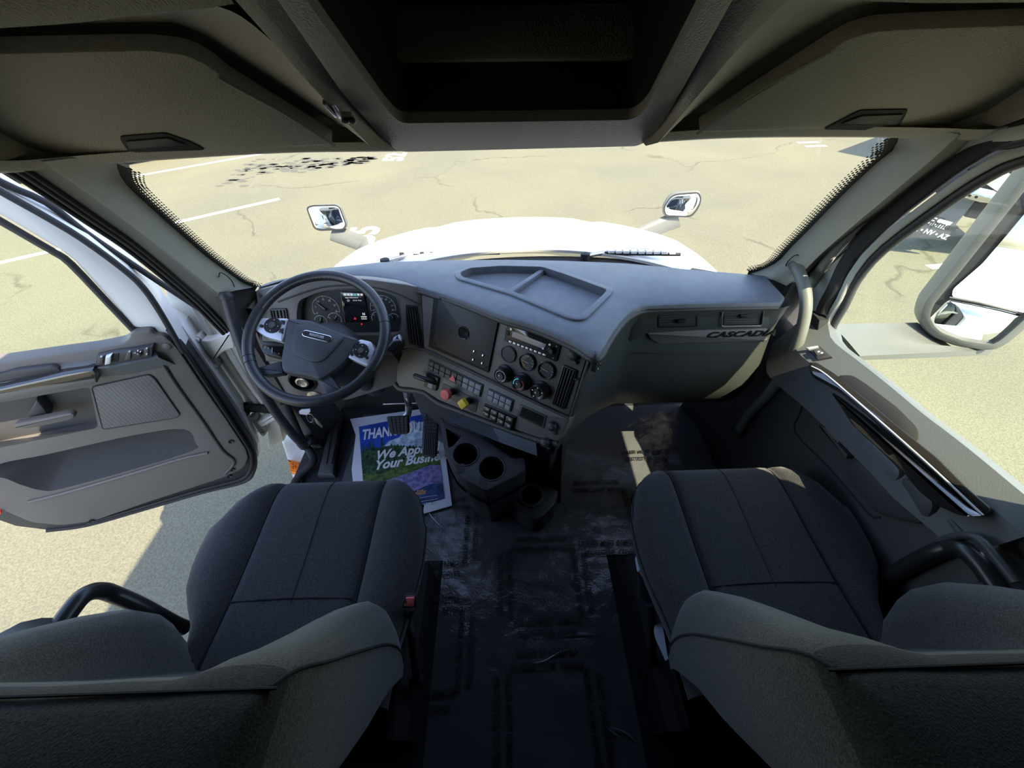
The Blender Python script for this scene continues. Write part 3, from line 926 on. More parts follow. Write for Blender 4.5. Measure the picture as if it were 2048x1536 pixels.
cR = compartment([(0.4161, 0.0163), (0.6867, 0.0130), (1.0741, -0.0032), (1.1233, 0.0547), (0.8809, 0.2290), (0.8388, 0.2299), (0.6648, 0.2295), (0.5992, 0.2276), (0.5685, 0.2162), (0.5465, 0.1922)],
            [(0.6877, 0.0163), (0.7218, 0.0670), (0.8225, 0.0650), (0.8557, 0.0113), (0.8148, 0.0083)], [(0.7087, 0.0343), (0.7355, 0.0557), (0.8210, 0.0564), (0.8346, 0.0289)],
            [crv2([(0.9084, 0.2287), (0.8388, 0.2299), (0.6648, 0.2295), (0.5992, 0.2276), (0.5685, 0.2162), (0.5465, 0.1922), (0.4772, 0.1208), (0.4161, 0.0163)], 5), crv2([(0.7810, 0.3114), (0.7187, 0.3144), (0.5888, 0.3177), (0.5043, 0.3225), (0.4430, 0.3281), (0.3864, 0.3319), (0.3570, 0.2553), (0.3114, 0.0633)], 5)],
            'right overhead compartment with textured grey door and black recessed handle', (24, 36))
# upper panels closing the overhead towards the roof
for s, pts in ((-1, [(-0.7887, 0.7185, 1.5390), (-0.7420, 0.7188, 1.5387), (-0.6711, 0.7188, 1.5388), (-0.5486, 0.7161, 1.5419), (-0.4510, 0.7102, 1.5489), (-0.3630, 0.7078, 1.5518), (-0.3376, 0.7029, 1.5577), (-0.3453, 0.6839, 1.5803)]), (1, [(0.3909, 0.6960, 1.5658), (0.3864, 0.7145, 1.5438), (0.4430, 0.7169, 1.5409), (0.5043, 0.7206, 1.5366), (0.5888, 0.7236, 1.5330), (0.7187, 0.7258, 1.5304), (0.7810, 0.7277, 1.5281), (0.8297, 0.7287, 1.5270)])):
    R0 = resample(crv(pts, 4), 14)
    R1 = [p + Vector((0, -.03, .035)) for p in R0]
    R2 = [p + Vector((0, -.03, .45)) for p in R0]
    GR('upper_panel', [R0, R1, R2], 'headliner plastic', t, ang=1.0)
SL('backing', 'OL', rect(-1.0, .0, -.26, .75), -.12, -.06, 'headliner plastic', t, back=True)
SL('backing', 'OL', rect(.30, .0, 1.0, .75), -.12, -.06, 'headliner plastic', t, back=True)
# steel clip on the left flank
c = thing('steel_clip', 'small bent steel clip screwed to the left flank of the overhead console', 'clip', [(-0.2820, 0.8039, 1.4170)][0])
CLF = mkframe([(-0.2779, 0.8135, 1.4100)][0], (.75, -.35, -.1), (.3, .5, -.6))
CF = 'OC'
SL('clip_plate', CF, [(-0.2859, 0.2220), (-0.2647, 0.2177), (-0.2654, 0.1967), (-0.2872, 0.2012)], .012, .022, 'steel', c, bev=.002, back=True)
SL('clip_arm', CF, [(-0.2808, 0.2598), (-0.2741, 0.2620), (-0.2782, 0.2186), (-0.2872, 0.2192)], .016, .024, 'steel', c, bev=.002, back=True)
SL('clip_arm', CF, [(-0.2929, 0.2646), (-0.2887, 0.2644), (-0.2847, 0.2248), (-0.2919, 0.2224)], .016, .024, 'steel', c, bev=.002, back=True)
for a, b in [(-0.2782, 0.2140), (-0.2668, 0.2132)]:
    LA('screw', CF, a, b, [(.006, .02), (.006, .026), (0, .028)], 'matte black', c, seg=10)
# ================================================================ LEFT DOOR (open)
d = thing('door_1', 'open driver door seen from inside, grey trim with speaker and map pocket', 'door', tuple(P('DL', .08, 0, 0)), kind='structure')
trim = [(-0.4642, 0.8155), (-0.2962, 0.7934), (-0.1438, 0.7827), (-0.0644, 0.7754), (0.0137, 0.7752), (0.0415, 0.7879), (0.0605, 0.8113), (0.1146, 0.8055), (0.1108, 0.7839), (0.1346, 0.7736), (0.1417, 0.7202), (0.1257, 0.5534), (0.1102, 0.3389), (0.0905, 0.1378), (0.0705, 0.0740), (0.0256, 0.0206), (-0.0596, -0.0043), (-0.4217, -0.0274), (-0.6127, -0.0462), (-0.7069, -0.0166), (-0.7647, 0.0546), (-0.7739, 0.1776), (-0.7490, 0.3563), (-0.6546, 0.5469)]
pocket = crv2([(-0.7086, 0.4110), (-0.6281, 0.4007), (-0.5706, 0.4044), (-0.4660, 0.3937), (-0.1891, 0.3804), (-0.0409, 0.3461), (-0.0504, 0.2552), (-0.0787, 0.2190), (-0.2978, 0.2037), (-0.5529, 0.2021), (-0.6060, 0.2211), (-0.6309, 0.2814), (-0.6423, 0.3352), (-0.6903, 0.3901)], 4, True)
speak = [(-0.1599, 0.6393), (0.0104, 0.6388), (0.0149, 0.6179), (-0.0109, 0.4279), (-0.0308, 0.4184), (-0.2532, 0.4482)]
hrec = rnd([(-0.5558, 0.6641), (-0.1665, 0.6395), (-0.2617, 0.4577), (-0.7077, 0.4839)], .015)
SL('trim_panel', 'DL', rnd(trim, .02), -.05, 0, 'door trim', d, bev=.008, holes=[pocket, hrec])
# scooped inside of the map pocket, cavity shade put into a near-black colour
pk = ccw(pocket)
rows = []
cx, cy = cen(pk)
for k in range(7):
    s = 1 - .16 * k
    dd = -.078 * math.sin(min(1, k / 5) * PI / 2) + .0005
    rows.append([P('DL', cx + (a - cx) * s, cy + (b - cy) * s + .006 * k, dd) for a, b in pk])
bm = bmesh.new(); v = grid(bm, rows, True); bm.faces.new(v[-1])
obj('map_pocket', bm, 'rubber', d)
TU('pocket_ridge', [(-1.9381, 0.7944, 0.1826), (-1.8240, 0.8337, 0.1784), (-1.5879, 0.9150, 0.1855), (-1.4308, 0.9690, 0.1939), (-1.3331, 1.0027, 0.1861)], .006, 'door trim', d, seg=10, sm=4)
# shell and window frame, white
shell = [(-0.6333, 0.7045), (-0.4014, 0.7192), (-0.0554, 0.6805), (0.0370, 0.7627), (0.1281, 0.8017), (0.1607, 0.7457), (0.1479, 0.5453), (0.1361, 0.3067), (0.1018, 0.0699), (0.0691, -0.0176), (-0.0042, -0.0870), (-0.1927, -0.0707), (-0.4471, -0.0691), (-0.6487, -0.0650), (-0.7293, -0.0483), (-0.8731, -0.0403), (-0.8892, 0.0941), (-0.8587, 0.3152), (-0.7364, 0.5448)]
SL('door_shell', 'DL', shell, -.16, -.085, 'white paint', d, bev=.012, back=True)
frm = [(0.0604, 0.8138), (0.0654, 0.8636), (0.0639, 1.0489), (0.0550, 1.0813), (0.0398, 1.1116), (0.0049, 1.1815), (-0.0470, 1.2804), (-0.0094, 1.3247), (0.0444, 1.2324), (0.0904, 1.1729), (0.1294, 1.1068), (0.1631, 1.0067), (0.1717, 0.9279), (0.1663, 0.8420), (0.1483, 0.6955), (0.1095, 0.7445), (0.1119, 0.7962)]
SL('window_frame', 'DL', frm, -.10, -.02, 'white paint', d, bev=.008, back=True)
TU('glass_run', [(-1.3640, 1.0174, 1.2738), (-1.3127, 1.0351, 1.1752), (-1.2790, 1.0467, 1.1046), (-1.2669, 1.0509, 1.0792), (-1.2554, 1.0548, 1.0416), (-1.2511, 1.0563, 0.9046), (-1.2480, 1.0574, 0.8027)], .010, 'soft black', d, seg=10, sm=3)
TU('frame_seal', [(-1.3062, 1.0268, 1.3358), (-1.2555, 1.0442, 1.2432), (-1.2169, 1.0575, 1.1766), (-1.1819, 1.0696, 1.1071), (-1.1485, 1.0810, 1.0086), (-1.1372, 1.0850, 0.9412), (-1.1439, 1.0826, 0.8462), (-1.1661, 1.0750, 0.6893)], .009, 'rubber', d, seg=10, sm=3)
TU('frame_seal', [(-1.3231, 1.0632, 1.3552), (-1.2764, 1.0793, 1.2550), (-1.2256, 1.0968, 1.1956), (-1.1988, 1.1060, 1.1112), (-1.1625, 1.1186, 1.0249), (-1.0646, 1.1523, 0.8006)], .009, 'rubber', d, seg=10, sm=3)
SL('window_pane', 'DL', [(-0.0943, 1.2733), (-0.0377, 1.1715), (-0.0070, 1.0899), (0.0173, 1.0219), (0.0213, 0.8663), (0.0210, 0.7658), (-0.0287, 0.7385), (-0.1449, 0.7437), (-0.3621, 0.7535), (-0.6154, 0.8101)], -.084, -.08, 'side glass', d)
TU('edge_seal', [(-1.1723, 1.0940, 0.7426), (-1.1712, 1.0944, 0.6558), (-1.1797, 1.0915, 0.5307), (-1.1908, 1.0877, 0.3504), (-1.2131, 1.0800, 0.1301), (-1.2364, 1.0720, 0.0297), (-1.2799, 1.0570, -0.0530), (-1.3432, 1.0352, -0.1066), (-1.5067, 0.9789, -0.0946), (-1.7518, 0.8945, -0.0934), (-1.9461, 0.8276, -0.0895), (-2.0616, 0.7878, -0.0488)], .010, 'rubber', d, seg=8, sm=4)
TU('edge_seal', [(-1.1591, 1.0795, 0.7868), (-1.1626, 1.0783, 0.6913), (-1.1739, 1.0744, 0.5556), (-1.1893, 1.0691, 0.3718), (-1.2097, 1.0621, 0.1486), (-1.2296, 1.0552, 0.0606), (-1.2692, 1.0416, -0.0155), (-1.3278, 1.0214, -0.0601), (-1.4841, 0.9676, -0.0543), (-1.7204, 0.8862, -0.0567), (-1.9148, 0.8193, -0.0584)], .007, 'matte black', d, seg=8, sm=4)
# ledge under the window
L0 = [(-1.7995, 0.8992, 0.7890), (-1.6323, 0.9568, 0.7698), (-1.4831, 1.0082, 0.7589), (-1.4051, 1.0350, 0.7520), (-1.3235, 1.0631, 0.7460), (-1.2613, 1.0845, 0.7155)]
L1 = [(-1.7758, 0.8228, 0.7371), (-1.6024, 0.8824, 0.7300), (-1.4497, 0.9350, 0.7291), (-1.3793, 0.9593, 0.7262), (-1.3365, 0.9740, 0.7156), (-1.2025, 1.0201, 0.7143)]
R = loft([L0, [Vector(a).lerp(Vector(b), .6) + Vector((0, 0, .006)) for a, b in zip(L0, L1)], L1, [Vector(b) + Vector((.0, .03, -.06)) for b in L1]], 20)
GR('window_ledge', R, 'skylit ledge', d, ang=.9)
SL('ledge_recess', 'DL', rnd([(-0.4499, 0.7825), (-0.3140, 0.7637), (-0.2709, 0.7687), (-0.1860, 0.7578), (-0.1739, 0.7456), (-0.1773, 0.7260), (-0.1897, 0.7234), (-0.3334, 0.7386), (-0.4844, 0.7415)], .006), .004, .02, 'soft black', d, bev=.002)
SL('armrest_strip', 'DL', [(-0.4766, 0.7278), (-0.3338, 0.7168), (-0.1826, 0.7021), (-0.0972, 0.6945), (-0.0791, 0.7180), (-0.0820, 0.7316), (-0.1577, 0.7373), (-0.3192, 0.7357), (-0.4635, 0.7434)], 0, .05, 'gloss black', d, bev=.010)
SL('armrest_face', 'DL', [(-0.5042, 0.6982), (-0.3586, 0.6877), (-0.2029, 0.6759), (-0.1078, 0.6770), (-0.0971, 0.6972), (-0.1806, 0.7074), (-0.3363, 0.7164), (-0.4818, 0.7248)], 0, .045, 'door trim', d, bev=.006)
# switch plate
sp = SL('switch_plate', 'DL', [(-0.0899, 0.7214), (-0.0602, 0.7604), (-0.0302, 0.7617), (0.0037, 0.7602), (0.0367, 0.7565), (0.0960, 0.7558), (0.0672, 0.7113), (0.0113, 0.7191)], -.02, .024, 'soft black', d, bev=.003)
SL('window_switch', 'DL', [(-0.0741, 0.7333), (-0.0534, 0.7605), (-0.0387, 0.7608), (-0.0597, 0.7328)], .02, .030, 'button dark', sp, bev=.002)
SL('window_switch', 'DL', [(-0.0530, 0.7315), (-0.0315, 0.7602), (-0.0145, 0.7615), (-0.0367, 0.7312)], .02, .036, 'silver plastic', sp, bev=.003)
SL('switch_well', 'DL', [(-0.0354, 0.7308), (-0.0154, 0.7584), (0.0027, 0.7585), (-0.0190, 0.7288)], .02, .026, 'matte black', sp, bev=.001)
SL('mirror_switch', 'DL', [(-0.0007, 0.7297), (0.0245, 0.7574), (0.0365, 0.7570), (0.0164, 0.7284)], .02, .029, 'button dark', sp, bev=.002)
kn = [(0.0469, 0.7451)][0]
LA('mirror_knob', 'DL', kn[0], kn[1], [(.011, .02), (.011, .032), (.008, .035), (0, .035)], 'leather', sp, seg=18)
SL('lock_switch', 'DL', [(0.0538, 0.7267), (0.0730, 0.7566), (0.0852, 0.7562), (0.0670, 0.7268)], .02, .029, 'button dark', sp, bev=.002)
for a, b in [(0.0572, 0.7575), (0.0611, 0.7521), (0.0502, 0.7470), (0.0468, 0.7524), (0.0838, 0.7592), (0.0709, 0.7387), (0.0355, 0.7610), (-0.0411, 0.7638)]:
    SL('switch_mark', 'DL', circ(a, b, .0016, 8), .0295, .0358, 'white print', sp)
# speaker, handle
SL('speaker_grille', 'DL', rnd(speak, .01), 0, .004, 'speaker mesh', d, bev=.002)
TU('speaker_rim', [P('DL', a, b, .003) for a, b in rnd(speak, .012)], .0022, 'matte black', d, seg=6, closed=True)
SL('handle_recess', 'DL', inset(hrec, -.004), -.049, -.038, 'dark door trim', d)
SL('handle_bracket', 'DL', [(-0.3816, 0.5894), (-0.3129, 0.6443), (-0.3346, 0.5693), (-0.3566, 0.5451), (-0.3936, 0.5615)], -.04, .004, 'soft black', d, bev=.01)
SL('door_handle', 'DL', rnd([(-0.4237, 0.5673), (-0.4064, 0.5828), (-0.3213, 0.5782), (-0.2689, 0.5771), (-0.2515, 0.5730), (-0.2548, 0.5552), (-0.2677, 0.5464), (-0.2827, 0.5445), (-0.3443, 0.5464), (-0.3942, 0.5503)], .01), .012, .034, 'door trim', d, bev=.008, back=True)
for a, b in [(0.0669, 0.2140), (-0.0134, 0.0361), (-0.0457, -0.0030), (-0.6119, -0.0362)]:
    LA('screw', 'DL', a, b, [(.010, -.006), (.010, .006), (.004, .001), (0, .001)], 'matte black', d, seg=12)
a, b = [(0.1190, 0.7321)][0]
LA('plug', 'DL', a, b, [(.013, -.005), (.013, .003), (.009, .006), (0, .007)], 'door trim', d, seg=14)
SL('door_rebate', 'DL', [(-0.5327, 0.7540), (-0.3659, 0.7205), (-0.0338, 0.6990), (0.0913, 0.7511), (0.1417, 0.7567), (0.1444, 0.6558), (0.1354, 0.5307), (0.1238, 0.3504), (0.1001, 0.1301), (0.0755, 0.0297), (0.0295, -0.0530), (-0.0375, -0.1066), (-0.2104, -0.0946), (-0.4696, -0.0934), (-0.6751, -0.0895), (-0.7972, -0.0488), (-0.8487, 0.0298), (-0.8807, 0.2417), (-0.7717, 0.5230)], -.09, -.030, 'soft black', d, bev=.004, holes=[inset(trim, .035)])
TU('inner_crease', [(-1.2259, 1.0417, 0.7037), (-1.2456, 1.0349, 0.5650), (-1.2631, 1.0289, 0.3738), (-1.2848, 1.0214, 0.1801), (-1.2806, 1.0229, 0.0863), (-1.3474, 0.9999, 0.0219)], .007, 'dark door trim', d, seg=8, sm=4)
SL('red_lamp', 'DL', [(-0.7929, 0.1910), (-0.7682, 0.1774), (-0.7776, 0.1633), (-0.8125, 0.1661)], 0, .01, 'red lens', d)

# ---------------------------------------------------------------- hinge pillar (white jamb) with hinges and check strap
j = SL('trim_4', 'JB', [(-0.0725, 0.4259), (-0.0329, 0.3249), (-0.0029, 0.2674), (0.0067, 0.1733), (-0.0058, 0.0941), (-0.0163, 0.0055), (-0.0225, -0.1390), (-0.0286, -0.3355), (-0.0880, -0.5353), (-0.1956, -0.5874), (-0.1359, -0.4497), (-0.2282, -0.4901), (-0.2049, -0.2784), (-0.1705, -0.0381), (-0.1785, 0.1015), (-0.1727, 0.2447)], -.12, 0, 'jamb paint', None, bev=.01, back=True, kind='structure')
tag(j, 'white painted door jamb between the open door and the left pillar', 'trim')
for pts in ([(-1.1458, 1.2160, 0.8002), (-1.1634, 1.2160, 0.6444), (-1.1767, 1.2160, 0.4221), (-1.1795, 1.2160, 0.2198), (-1.2022, 1.2160, 0.1061)], [(-1.1044, 1.2160, 0.7106), (-1.1324, 1.2160, 0.5985), (-1.1461, 1.2160, 0.4073), (-1.1448, 1.2160, 0.2491)]):
    TU('pressed_ridge', pts, .012, 'jamb paint', j, seg=10, sm=4)
def hinge(plate, arm, bolts, label):
    t = thing('door_hinge', label, 'hinge', tuple(P('JB', *cen(plate), 0)), 'door hinges')
    SL('hinge_plate', 'JB', rnd(plate, .012), 0, .035, 'jamb paint', t, bev=.004)
    SL('hinge_arm', 'JB', rnd(arm, .012), .01, .05, 'jamb paint', t, bev=.008)
    for a, b in bolts:
        LA('bolt', 'JB', a, b, [(.014, .035), (.014, .040), (.009, .040), (.009, .050), (0, .052)], 'jamb paint', t, seg=12)
hinge([(-0.1003, 0.1756), (-0.0753, 0.1824), (-0.0848, 0.0399), (-0.0893, 0.0159), (-0.1133, 0.0015), (-0.1255, 0.0236)], [(-0.0716, 0.1677), (-0.0461, 0.1613), (0.0527, 0.1964), (0.0553, 0.1860), (0.0387, 0.1278), (-0.0170, 0.1080), (-0.0782, 0.0648), (-0.0860, 0.1222)], [(-0.0866, 0.1670), (-0.0958, 0.0283)], 'upper white door hinge bolted beside the left pillar')
hinge([(-0.1268, -0.2891), (-0.0979, -0.2827), (-0.0976, -0.3896), (-0.1085, -0.4237), (-0.1369, -0.4489), (-0.1413, -0.4132)], [(-0.1047, -0.3204), (0.0214, -0.2595), (0.0157, -0.2945), (-0.0849, -0.3544), (-0.1013, -0.3452)], [(-0.1042, -0.2903), (-0.1135, -0.4060)], 'lower white door hinge below the ribbed black cable boot')
t = thing('cable_boot', 'ribbed black rubber cable boot between door and jamb', 'cable boot', [(-1.1704, 1.1900, 0.2567)][0])
pth = resample(crv([(-1.2191, 1.1900, 0.2553), (-1.1882, 1.1900, 0.2614), (-1.1457, 1.1900, 0.2555), (-1.0866, 1.1900, 0.2410)], 4), 60)
TU('ribbed_tube', pth, [.016 + .004 * (i % 3 == 0) for i in range(60)], 'rubber', t, seg=14)
TU('flange', [pth[0] - Vector((.012, 0, 0)), pth[0] + Vector((.002, 0, 0))], .032, 'rubber', t, seg=18)

# outer sill fairing with orange lamp
s_ = SL('trim_5', 'F', [(-1.3714, 1.4490), (-1.3419, 1.4949), (-1.1366, 1.2779), (-1.0508, 1.0681), (-1.1131, 1.0526), (-1.2237, 1.2269)], -.25, -.12, 'white paint', None, bev=.01, kind='structure')
tag(s_, 'white body fairing outside the driver door sill', 'trim')
t = thing('turn_signal', 'orange turn signal lamp on the white fairing by the driver sill', 'lamp', [(-1.1143, 1.1160, -0.1100)][0])
SL('lens', 'F', rnd([(-1.1698, 1.1536), (-1.0688, 1.1264), (-1.0546, 1.0648), (-1.1246, 1.0777)], .006), -.12, -.095, 'orange lens', t, bev=.004)
LB = [(-1.1507, 1.1390), (-1.0773, 1.1205), (-1.0662, 1.0755), (-1.1196, 1.0853)]
for q in cells(LB, 4, 2, .12):
    SL('reflector', 'F', q, -.095, -.092, 'orange lens', t, bev=.001)
# door opening seal along the sill
o = TU('trim_seal', [(-0.9700, 1.1232, 0.3610), (-0.9700, 1.1016, 0.2480), (-0.9700, 1.0855, 0.1554)] + [(-1.0036, 1.1235, 0.0400), (-0.9679, 1.0858, 0.0400), (-0.9445, 1.0324, 0.0400)] + [(-1.0, .95, .02), (-1.0, .7, .02), (-1.0, .08, .02)], .018, 'rubber', None, seg=12, sm=4)
o['kind'] = 'structure'
tag(o, 'black rubber seal around the foot of the driver door opening', 'trim')
o = SL('trim_sill', 'F', [(-0.9099, 0.9759), (-0.9364, 1.2105), (-0.9349, 1.3627), (-0.9156, 1.3913), (-0.9026, 1.3467), (-0.8693, 1.1438), (-0.8325, 0.9729)], 0, .03, 'dark door trim', None, bev=.012, kind='structure')
tag(o, 'black plastic sill strip on the driver floor edge', 'trim')
for k, pts in enumerate(([(-0.8813, 1.0301, 0.0310), (-0.9051, 1.1698, 0.0310), (-0.9169, 1.3038, 0.0310)], [(-0.8566, 1.0291, 0.0310), (-0.8739, 1.1433, 0.0310), (-0.8895, 1.2477, 0.0310)])):
    TU('sill_groove', pts, .003, 'matte black', o, seg=6)
o = GR('trim_sill_side', [[(-.99, 1.16, .0), (-.99, .7, 0), (-.99, .08, 0)], [(-1.03, 1.16, .0), (-1.03, .7, 0), (-1.03, .08, 0)], [(-1.05, 1.16, -.2), (-1.06, .7, -.2), (-1.06, .08, -.2)]], 'rubber', None, kind='structure')
tag(o, 'black door step edge below the driver sill', 'trim')

# ================================================================ RIGHT DOOR (closed)
d = thing('door_2', 'closed passenger door with dark panel, gloss armrest strip and large window', 'door', (1.0, .55, 0), kind='structure')
SL('trim_panel', 'DR', [(-.57, -.62), (-.57, .11), (.62, .13), (.62, -.62)], -.05, -.0, 'dark door trim', d, bev=.01)
SL('door_shell', 'DR', [(-.60, -1.0), (-.60, .06), (.63, .10), (.63, -1.0)], -.17, -.11, 'white paint', d, bev=.01, back=True)
# ledge
sillp = [(1.0162, 1.0039, 0.8090), (1.0010, 0.9578, 0.7970), (0.9879, 0.9041, 0.7865), (0.9957, 0.8040, 0.7927), (1.0043, 0.6958, 0.7995), (1.0098, 0.5987, 0.8039), (1.0174, 0.5198, 0.8100), (1.0228, 0.4478, 0.8143), (1.0278, 0.3643, 0.8182), (1.0356, 0.2760, 0.8244)]
arm = [(0.9724, 1.0372, 0.7716), (0.9290, 0.9649, 0.7372), (0.9194, 0.9032, 0.7295), (0.9393, 0.7719, 0.7453), (0.9519, 0.6644, 0.7553), (0.9609, 0.5680, 0.7625), (0.9663, 0.5079, 0.7668), (0.9698, 0.4418, 0.7696), (0.9846, 0.3591, 0.7813), (0.9914, 0.2967, 0.7867)]
arm2 = [(x - .05, y, z - .10) for x, y, z in arm]
R = loft([[(x + .05, y, z - .02) for x, y, z in sillp], sillp, arm, arm2], 26)
GR('window_ledge', R[:3], 'skylit ledge', d, ang=.7)
GR('armrest_skirt', R[2:], 'dark door trim', d, ang=.7)
rc = rnd([(-0.1852, -0.1076), (-0.1688, -0.0790), (-0.1309, -0.0700), (-0.0348, -0.0557), (0.0328, -0.0550), (0.0548, -0.0640), (0.0716, -0.0822), (-0.0158, -0.0977), (-0.1263, -0.1105)], .012)
SL('ledge_pocket', 'LR', rc, -.002, .003, 'matte black', d, bev=.001)
gs = [(-0.2626, -0.1408), (-0.2510, -0.1250), (-0.1875, -0.1087), (-0.0760, -0.0945), (0.0216, -0.0834), (0.1172, -0.0690), (0.1989, -0.0671), (0.2443, -0.0620), (0.2506, -0.0689), (0.2527, -0.0803), (0.2249, -0.0871), (0.1567, -0.0944), (0.0553, -0.1039), (-0.0423, -0.1139), (-0.1385, -0.1274), (-0.2238, -0.1564)]
SL('armrest_strip', 'LR', rnd(gs, .01), -.01, .014, 'gloss black', d, bev=.006)
fs = [(-0.2756, 0.0713), (-0.2875, 0.1018), (-0.1542, 0.1235), (-0.0457, 0.1382), (0.0572, 0.1514), (0.1620, 0.1637), (0.2318, 0.1730), (0.2595, 0.1832), (0.2474, 0.1605), (0.2077, 0.1337), (0.1673, 0.1242), (0.1221, 0.1261), (0.0060, 0.1091), (-0.1064, 0.0876)]
SL('armrest_face', 'DR', rnd(fs, .008), .0, .022, 'gloss black', d, bev=.006)
TU('chrome_line', [(0.9097, 0.8414, 0.7423), (0.9211, 0.7930, 0.7514), (0.9346, 0.6452, 0.7621), (0.9430, 0.5494, 0.7687), (0.9507, 0.4494, 0.7748), (0.9545, 0.3781, 0.7779), (0.9566, 0.3444, 0.7795)], .0022, 'silver plastic', d, seg=6, sm=3)
SL('switch_plate', 'LR', [(-0.3083, -0.1165), (-0.3018, -0.0889), (-0.2484, -0.0853), (-0.2601, -0.1173)], -.004, .006, 'soft black', d, bev=.002)
SL('window_switch', 'LR', [(-0.2937, -0.1122), (-0.2881, -0.0954), (-0.2652, -0.0947), (-0.2701, -0.1127)], .005, .014, 'button dark', d, bev=.002)
SL('switch_tip', 'LR', [(-0.3164, -0.1215), (-0.3036, -0.0938), (-0.2954, -0.0951), (-0.3025, -0.1187)], .005, .012, 'silver plastic', d, bev=.002)
for a, b in [(-0.2790, -0.1033), (-0.2700, -0.0995)]:
    SL('switch_mark', 'LR', circ(a, b, .003, 8), .013, .0145, 'white print', d)
# lower panel features
TU('panel_seam', [(0.9490, 0.8525, 0.6655), (0.9490, 0.8130, 0.5727), (0.9490, 0.7811, 0.4958), (0.9490, 0.6308, 0.5253), (0.9490, 0.5014, 0.5430), (0.9490, 0.4564, 0.5499), (0.9490, 0.4410, 0.5723)], .003, 'matte black', d, seg=6, sm=3)
SL('handle_recess', 'DR', rnd([(-0.1338, 0.0773), (-0.0224, 0.0996), (-0.0193, 0.0683), (-0.0313, 0.0373), (-0.0700, 0.0081), (-0.1217, -0.0043)], .01), .001, .004, 'soft black', d, bev=.001)
SL('door_handle', 'DR', rnd([(-0.1209, 0.0093), (-0.1114, 0.0210), (0.0031, 0.0300), (0.0093, 0.0159), (-0.0012, 0.0082)], .008), .004, .022, 'dark door trim', d, bev=.006)
SL('handle_tip', 'DR', [(-0.1024, 0.0211), (-0.0916, 0.0308), (-0.0393, 0.0390), (-0.0356, 0.0312)], .021, .024, 'door trim', d, bev=.001)
SL('arm_pocket', 'DR', rnd([(-0.0120, 0.0574), (0.0049, 0.1155), (0.1189, 0.1256), (0.1324, 0.0717), (0.0935, 0.0590), (0.0119, 0.0389)], .02), .0, .022, 'skylit ledge', d, bev=.01)
SL('arm_bulge', 'DR', rnd([(0.0149, -0.0118), (0.0109, 0.0372), (0.1321, 0.0631), (0.1161, 0.1172), (0.2024, 0.1391), (0.2297, 0.0719), (0.1512, -0.0248), (0.0394, -0.0305)], .03), .0, .016, 'dark door trim', d, bev=.012)
TU('recess_arch', [(0.9400, 0.2983, 0.4281), (0.9400, 0.3214, 0.5671), (0.9400, 0.3331, 0.6707), (0.9400, 0.3288, 0.7184), (0.9400, 0.3087, 0.7501), (0.9400, 0.2635, 0.7508), (0.9400, 0.2267, 0.7479)], .008, 'dark door trim', d, seg=10, sm=4)
# window frame and glass
wf = [(1.0300, 0.7191, 1.3671), (1.0300, 0.8283, 1.2994), (1.0300, 0.8664, 1.2608), (1.0300, 0.9073, 1.1953), (1.0300, 0.9810, 1.0404), (1.0300, 0.9961, 0.9402), (1.0300, 0.9823, 0.8626), (1.0300, 0.9781, 0.8098), (1.0300, 0.9689, 0.7775), (1.0300, 0.9326, 0.7494), (1.0300, 0.9004, 0.7475)]
TU('window_frame', wf, .012, 'soft black', d, seg=10, sm=3)
TU('window_frame', [(x - .012, y + .014, z + .012) for x, y, z in wf], .011, 'pillar trim', d, seg=10, sm=3)
TU('frame_seal', [(x - .02, y + .045, z + .035) for x, y, z in wf[:9]], .022, 'rubber', d, seg=10, sm=3)
TU('frame_seal', [(1.0000, 0.7598, 1.3988), (1.0000, 0.8434, 1.3480), (1.0000, 0.8877, 1.3301), (1.0000, 0.9323, 1.3019), (1.0000, 0.9807, 1.2353), (1.0000, 1.0437, 1.1180), (1.0000, 1.0902, 1.0045), (1.0000, 1.1079, 0.9129), (1.0000, 1.1121, 0.8562)], .015, 'pillar trim', d, seg=10, sm=3)
TU('frame_seal', [(1.0100, 0.7559, 1.3852), (1.0100, 0.8400, 1.3335), (1.0100, 0.8899, 1.3088), (1.0100, 0.9335, 1.2487), (1.0100, 0.9857, 1.1399), (1.0100, 1.0277, 1.0186), (1.0100, 1.0291, 0.9471)], .012, 'soft black', d, seg=10, sm=3)
GR('corner_panel', [[(1.0200, 1.0446, 1.0252), (1.0200, 1.0240, 0.9246), (1.0200, 1.0032, 0.7922), (1.0200, 0.9921, 0.7502)], [(1.0200, 1.0689, 0.9983), (1.0200, 1.1045, 0.8874), (1.0200, 1.1096, 0.7992), (1.0200, 1.0918, 0.7290)]], 'pillar trim', d, thick=.01)
SL('corner_cover', 'DR', [(-0.4324, 0.1726), (-0.4295, 0.2102), (-0.3817, 0.2088), (-0.3596, 0.1702), (-0.3058, 0.1689), (-0.3359, 0.1444)], -.06, -.03, 'matte black', d, bev=.004)
pane = [tuple((Vector(p) - FR['DR'][0]).dot(FR['DR'][k]) for k in (1, 2)) for p in wf]
SL('window_pane', 'DR', pane + [(-.33, .15), (0, .16), (.5, .18), (.75, .25), (.75, .75)], -.085, -.08, 'side glass', d)

